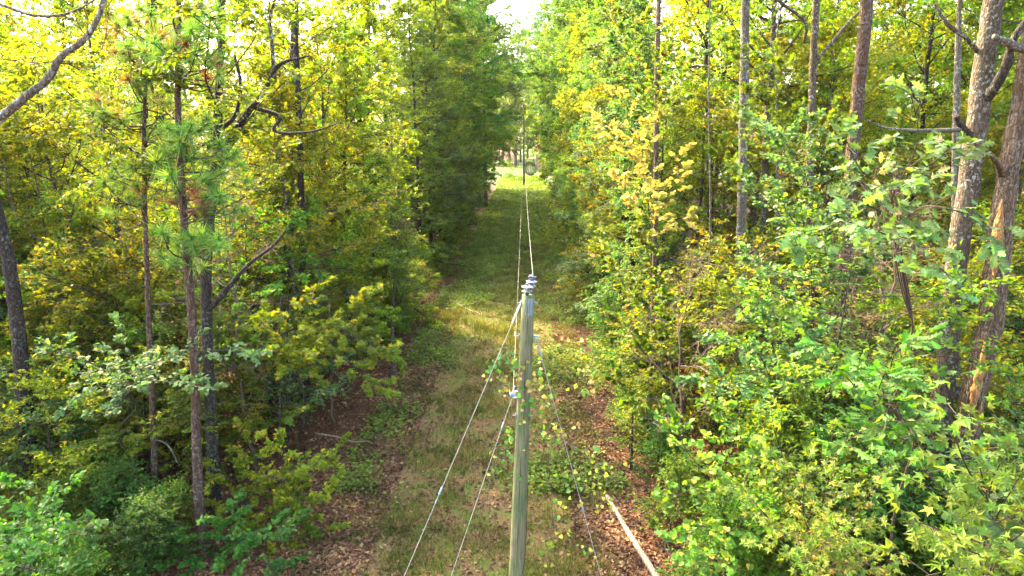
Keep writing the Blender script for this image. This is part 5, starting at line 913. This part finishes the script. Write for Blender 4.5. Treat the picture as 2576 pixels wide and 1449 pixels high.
# ------------------------------------------------------------------ what singles each tree of the woods out
UNSEEN = set('dogwood_tree.004 dogwood_tree.007 dogwood_tree.008 dogwood_tree.018 dogwood_tree.026 dogwood_tree.038 dogwood_tree.039 dogwood_tree.040 dogwood_tree.041 dogwood_tree.042 dogwood_tree.043 dogwood_tree.044 dogwood_tree.050 dogwood_tree.052 dogwood_tree.054 maple_tree.032 maple_tree.038 maple_tree.041 maple_tree.044 maple_tree.046 maple_tree.049 maple_tree.057 maple_tree.066 maple_tree.073 maple_tree.076 maple_tree.082 maple_tree.086 maple_tree.089 oak_tree.033 oak_tree.035 oak_tree.036 oak_tree.041 oak_tree.043 oak_tree.045 oak_tree.051 oak_tree.069 oak_tree.079 shrub.009 shrub.012 shrub.017 shrub.018 shrub.021 shrub.023 shrub.035 shrub.042 shrub.046 shrub.050 shrub.052 shrub.057 shrub.060 shrub.061 shrub.070 shrub.081 shrub.086 shrub.088 shrub.089 sweetgum_tree.001 sweetgum_tree.003'.split())
def drop(o):
    for c in list(o.children):
        drop(c)
    bpy.data.objects.remove(o)
gone = {n for n in UNSEEN}; META = [q for q in META if q[0].name not in gone]
for n in gone:
    if n in bpy.data.objects: drop(bpy.data.objects[n])
MARKS = [(-30, 18, 'dark trunk at the left edge'), (375, 18, 'slim young pine'), (478, 17, 'flaky-barked pine'), (560, 18.5, 'crooked dark oak'), (722, 27, 'pale thin sapling stems'), (900, 19, 'fresh green maple sapling'),
         (1647, 23, 'golden-vined pine'), (1865, 24, 'straight grey trunk'), (2036, 24, 'thin dark trunk'), (2150, 22, 'leaning reddish pine'), (2410, 17, 'lichen-spotted trunk'), (2530, 16, 'broken-topped trunk')]
lines = {}
for o, scheme, look, x, y in sorted(META, key=lambda q: q[4]):
    if scheme == 'end':
        n_ = sum(1 for q in META if q[1] == 'end' and q[3] < x); o['label'] = f"{look} closing the far end behind the lawn, {ORD[n_]} from the left"
    elif scheme != 'line':
        kind_, side_ = scheme.split(); k = (kind_, side_); lines[k] = lines.get(k, 0) + 1
        o['label'] = f"{look}, {ORD[lines[k] - 1]} {kind_} back along the {side_} edge of the strip"
    else:
        u_ = 1288 + x / (y * CT + 6 * ST) * FPX; mk = min((m_ for m_ in MARKS if (m_[0] < 1288) == (x < midx(y))), key=lambda m_: abs(m_[0] - u_)); w_ = 'behind' if y > mk[1] else 'in front of'
        k = (mk[2], look, w_); lines[k] = lines.get(k, 0) + 1
        o['label'] = f"{look}, {ORD[lines[k] - 1]} such {w_} the {mk[2]}"
# ------------------------------------------------------------------ the hazy air along the strip
hz = MB(); box(hz, (0, 60, 17.0), (900, 1000, 40.0)); m, nt, out = nodes('hazy_air'); pv = nt.nodes.new('ShaderNodeVolumePrincipled')
pv.inputs['Color'].default_value = (.93, .97, .95, 1); pv.inputs['Density'].default_value = .00006; pv.inputs['Anisotropy'].default_value = .3
nt.links.new(pv.outputs[0], out.inputs['Volume']); tag(link('haze', hz.mesh('haze', m)), kind='stuff')
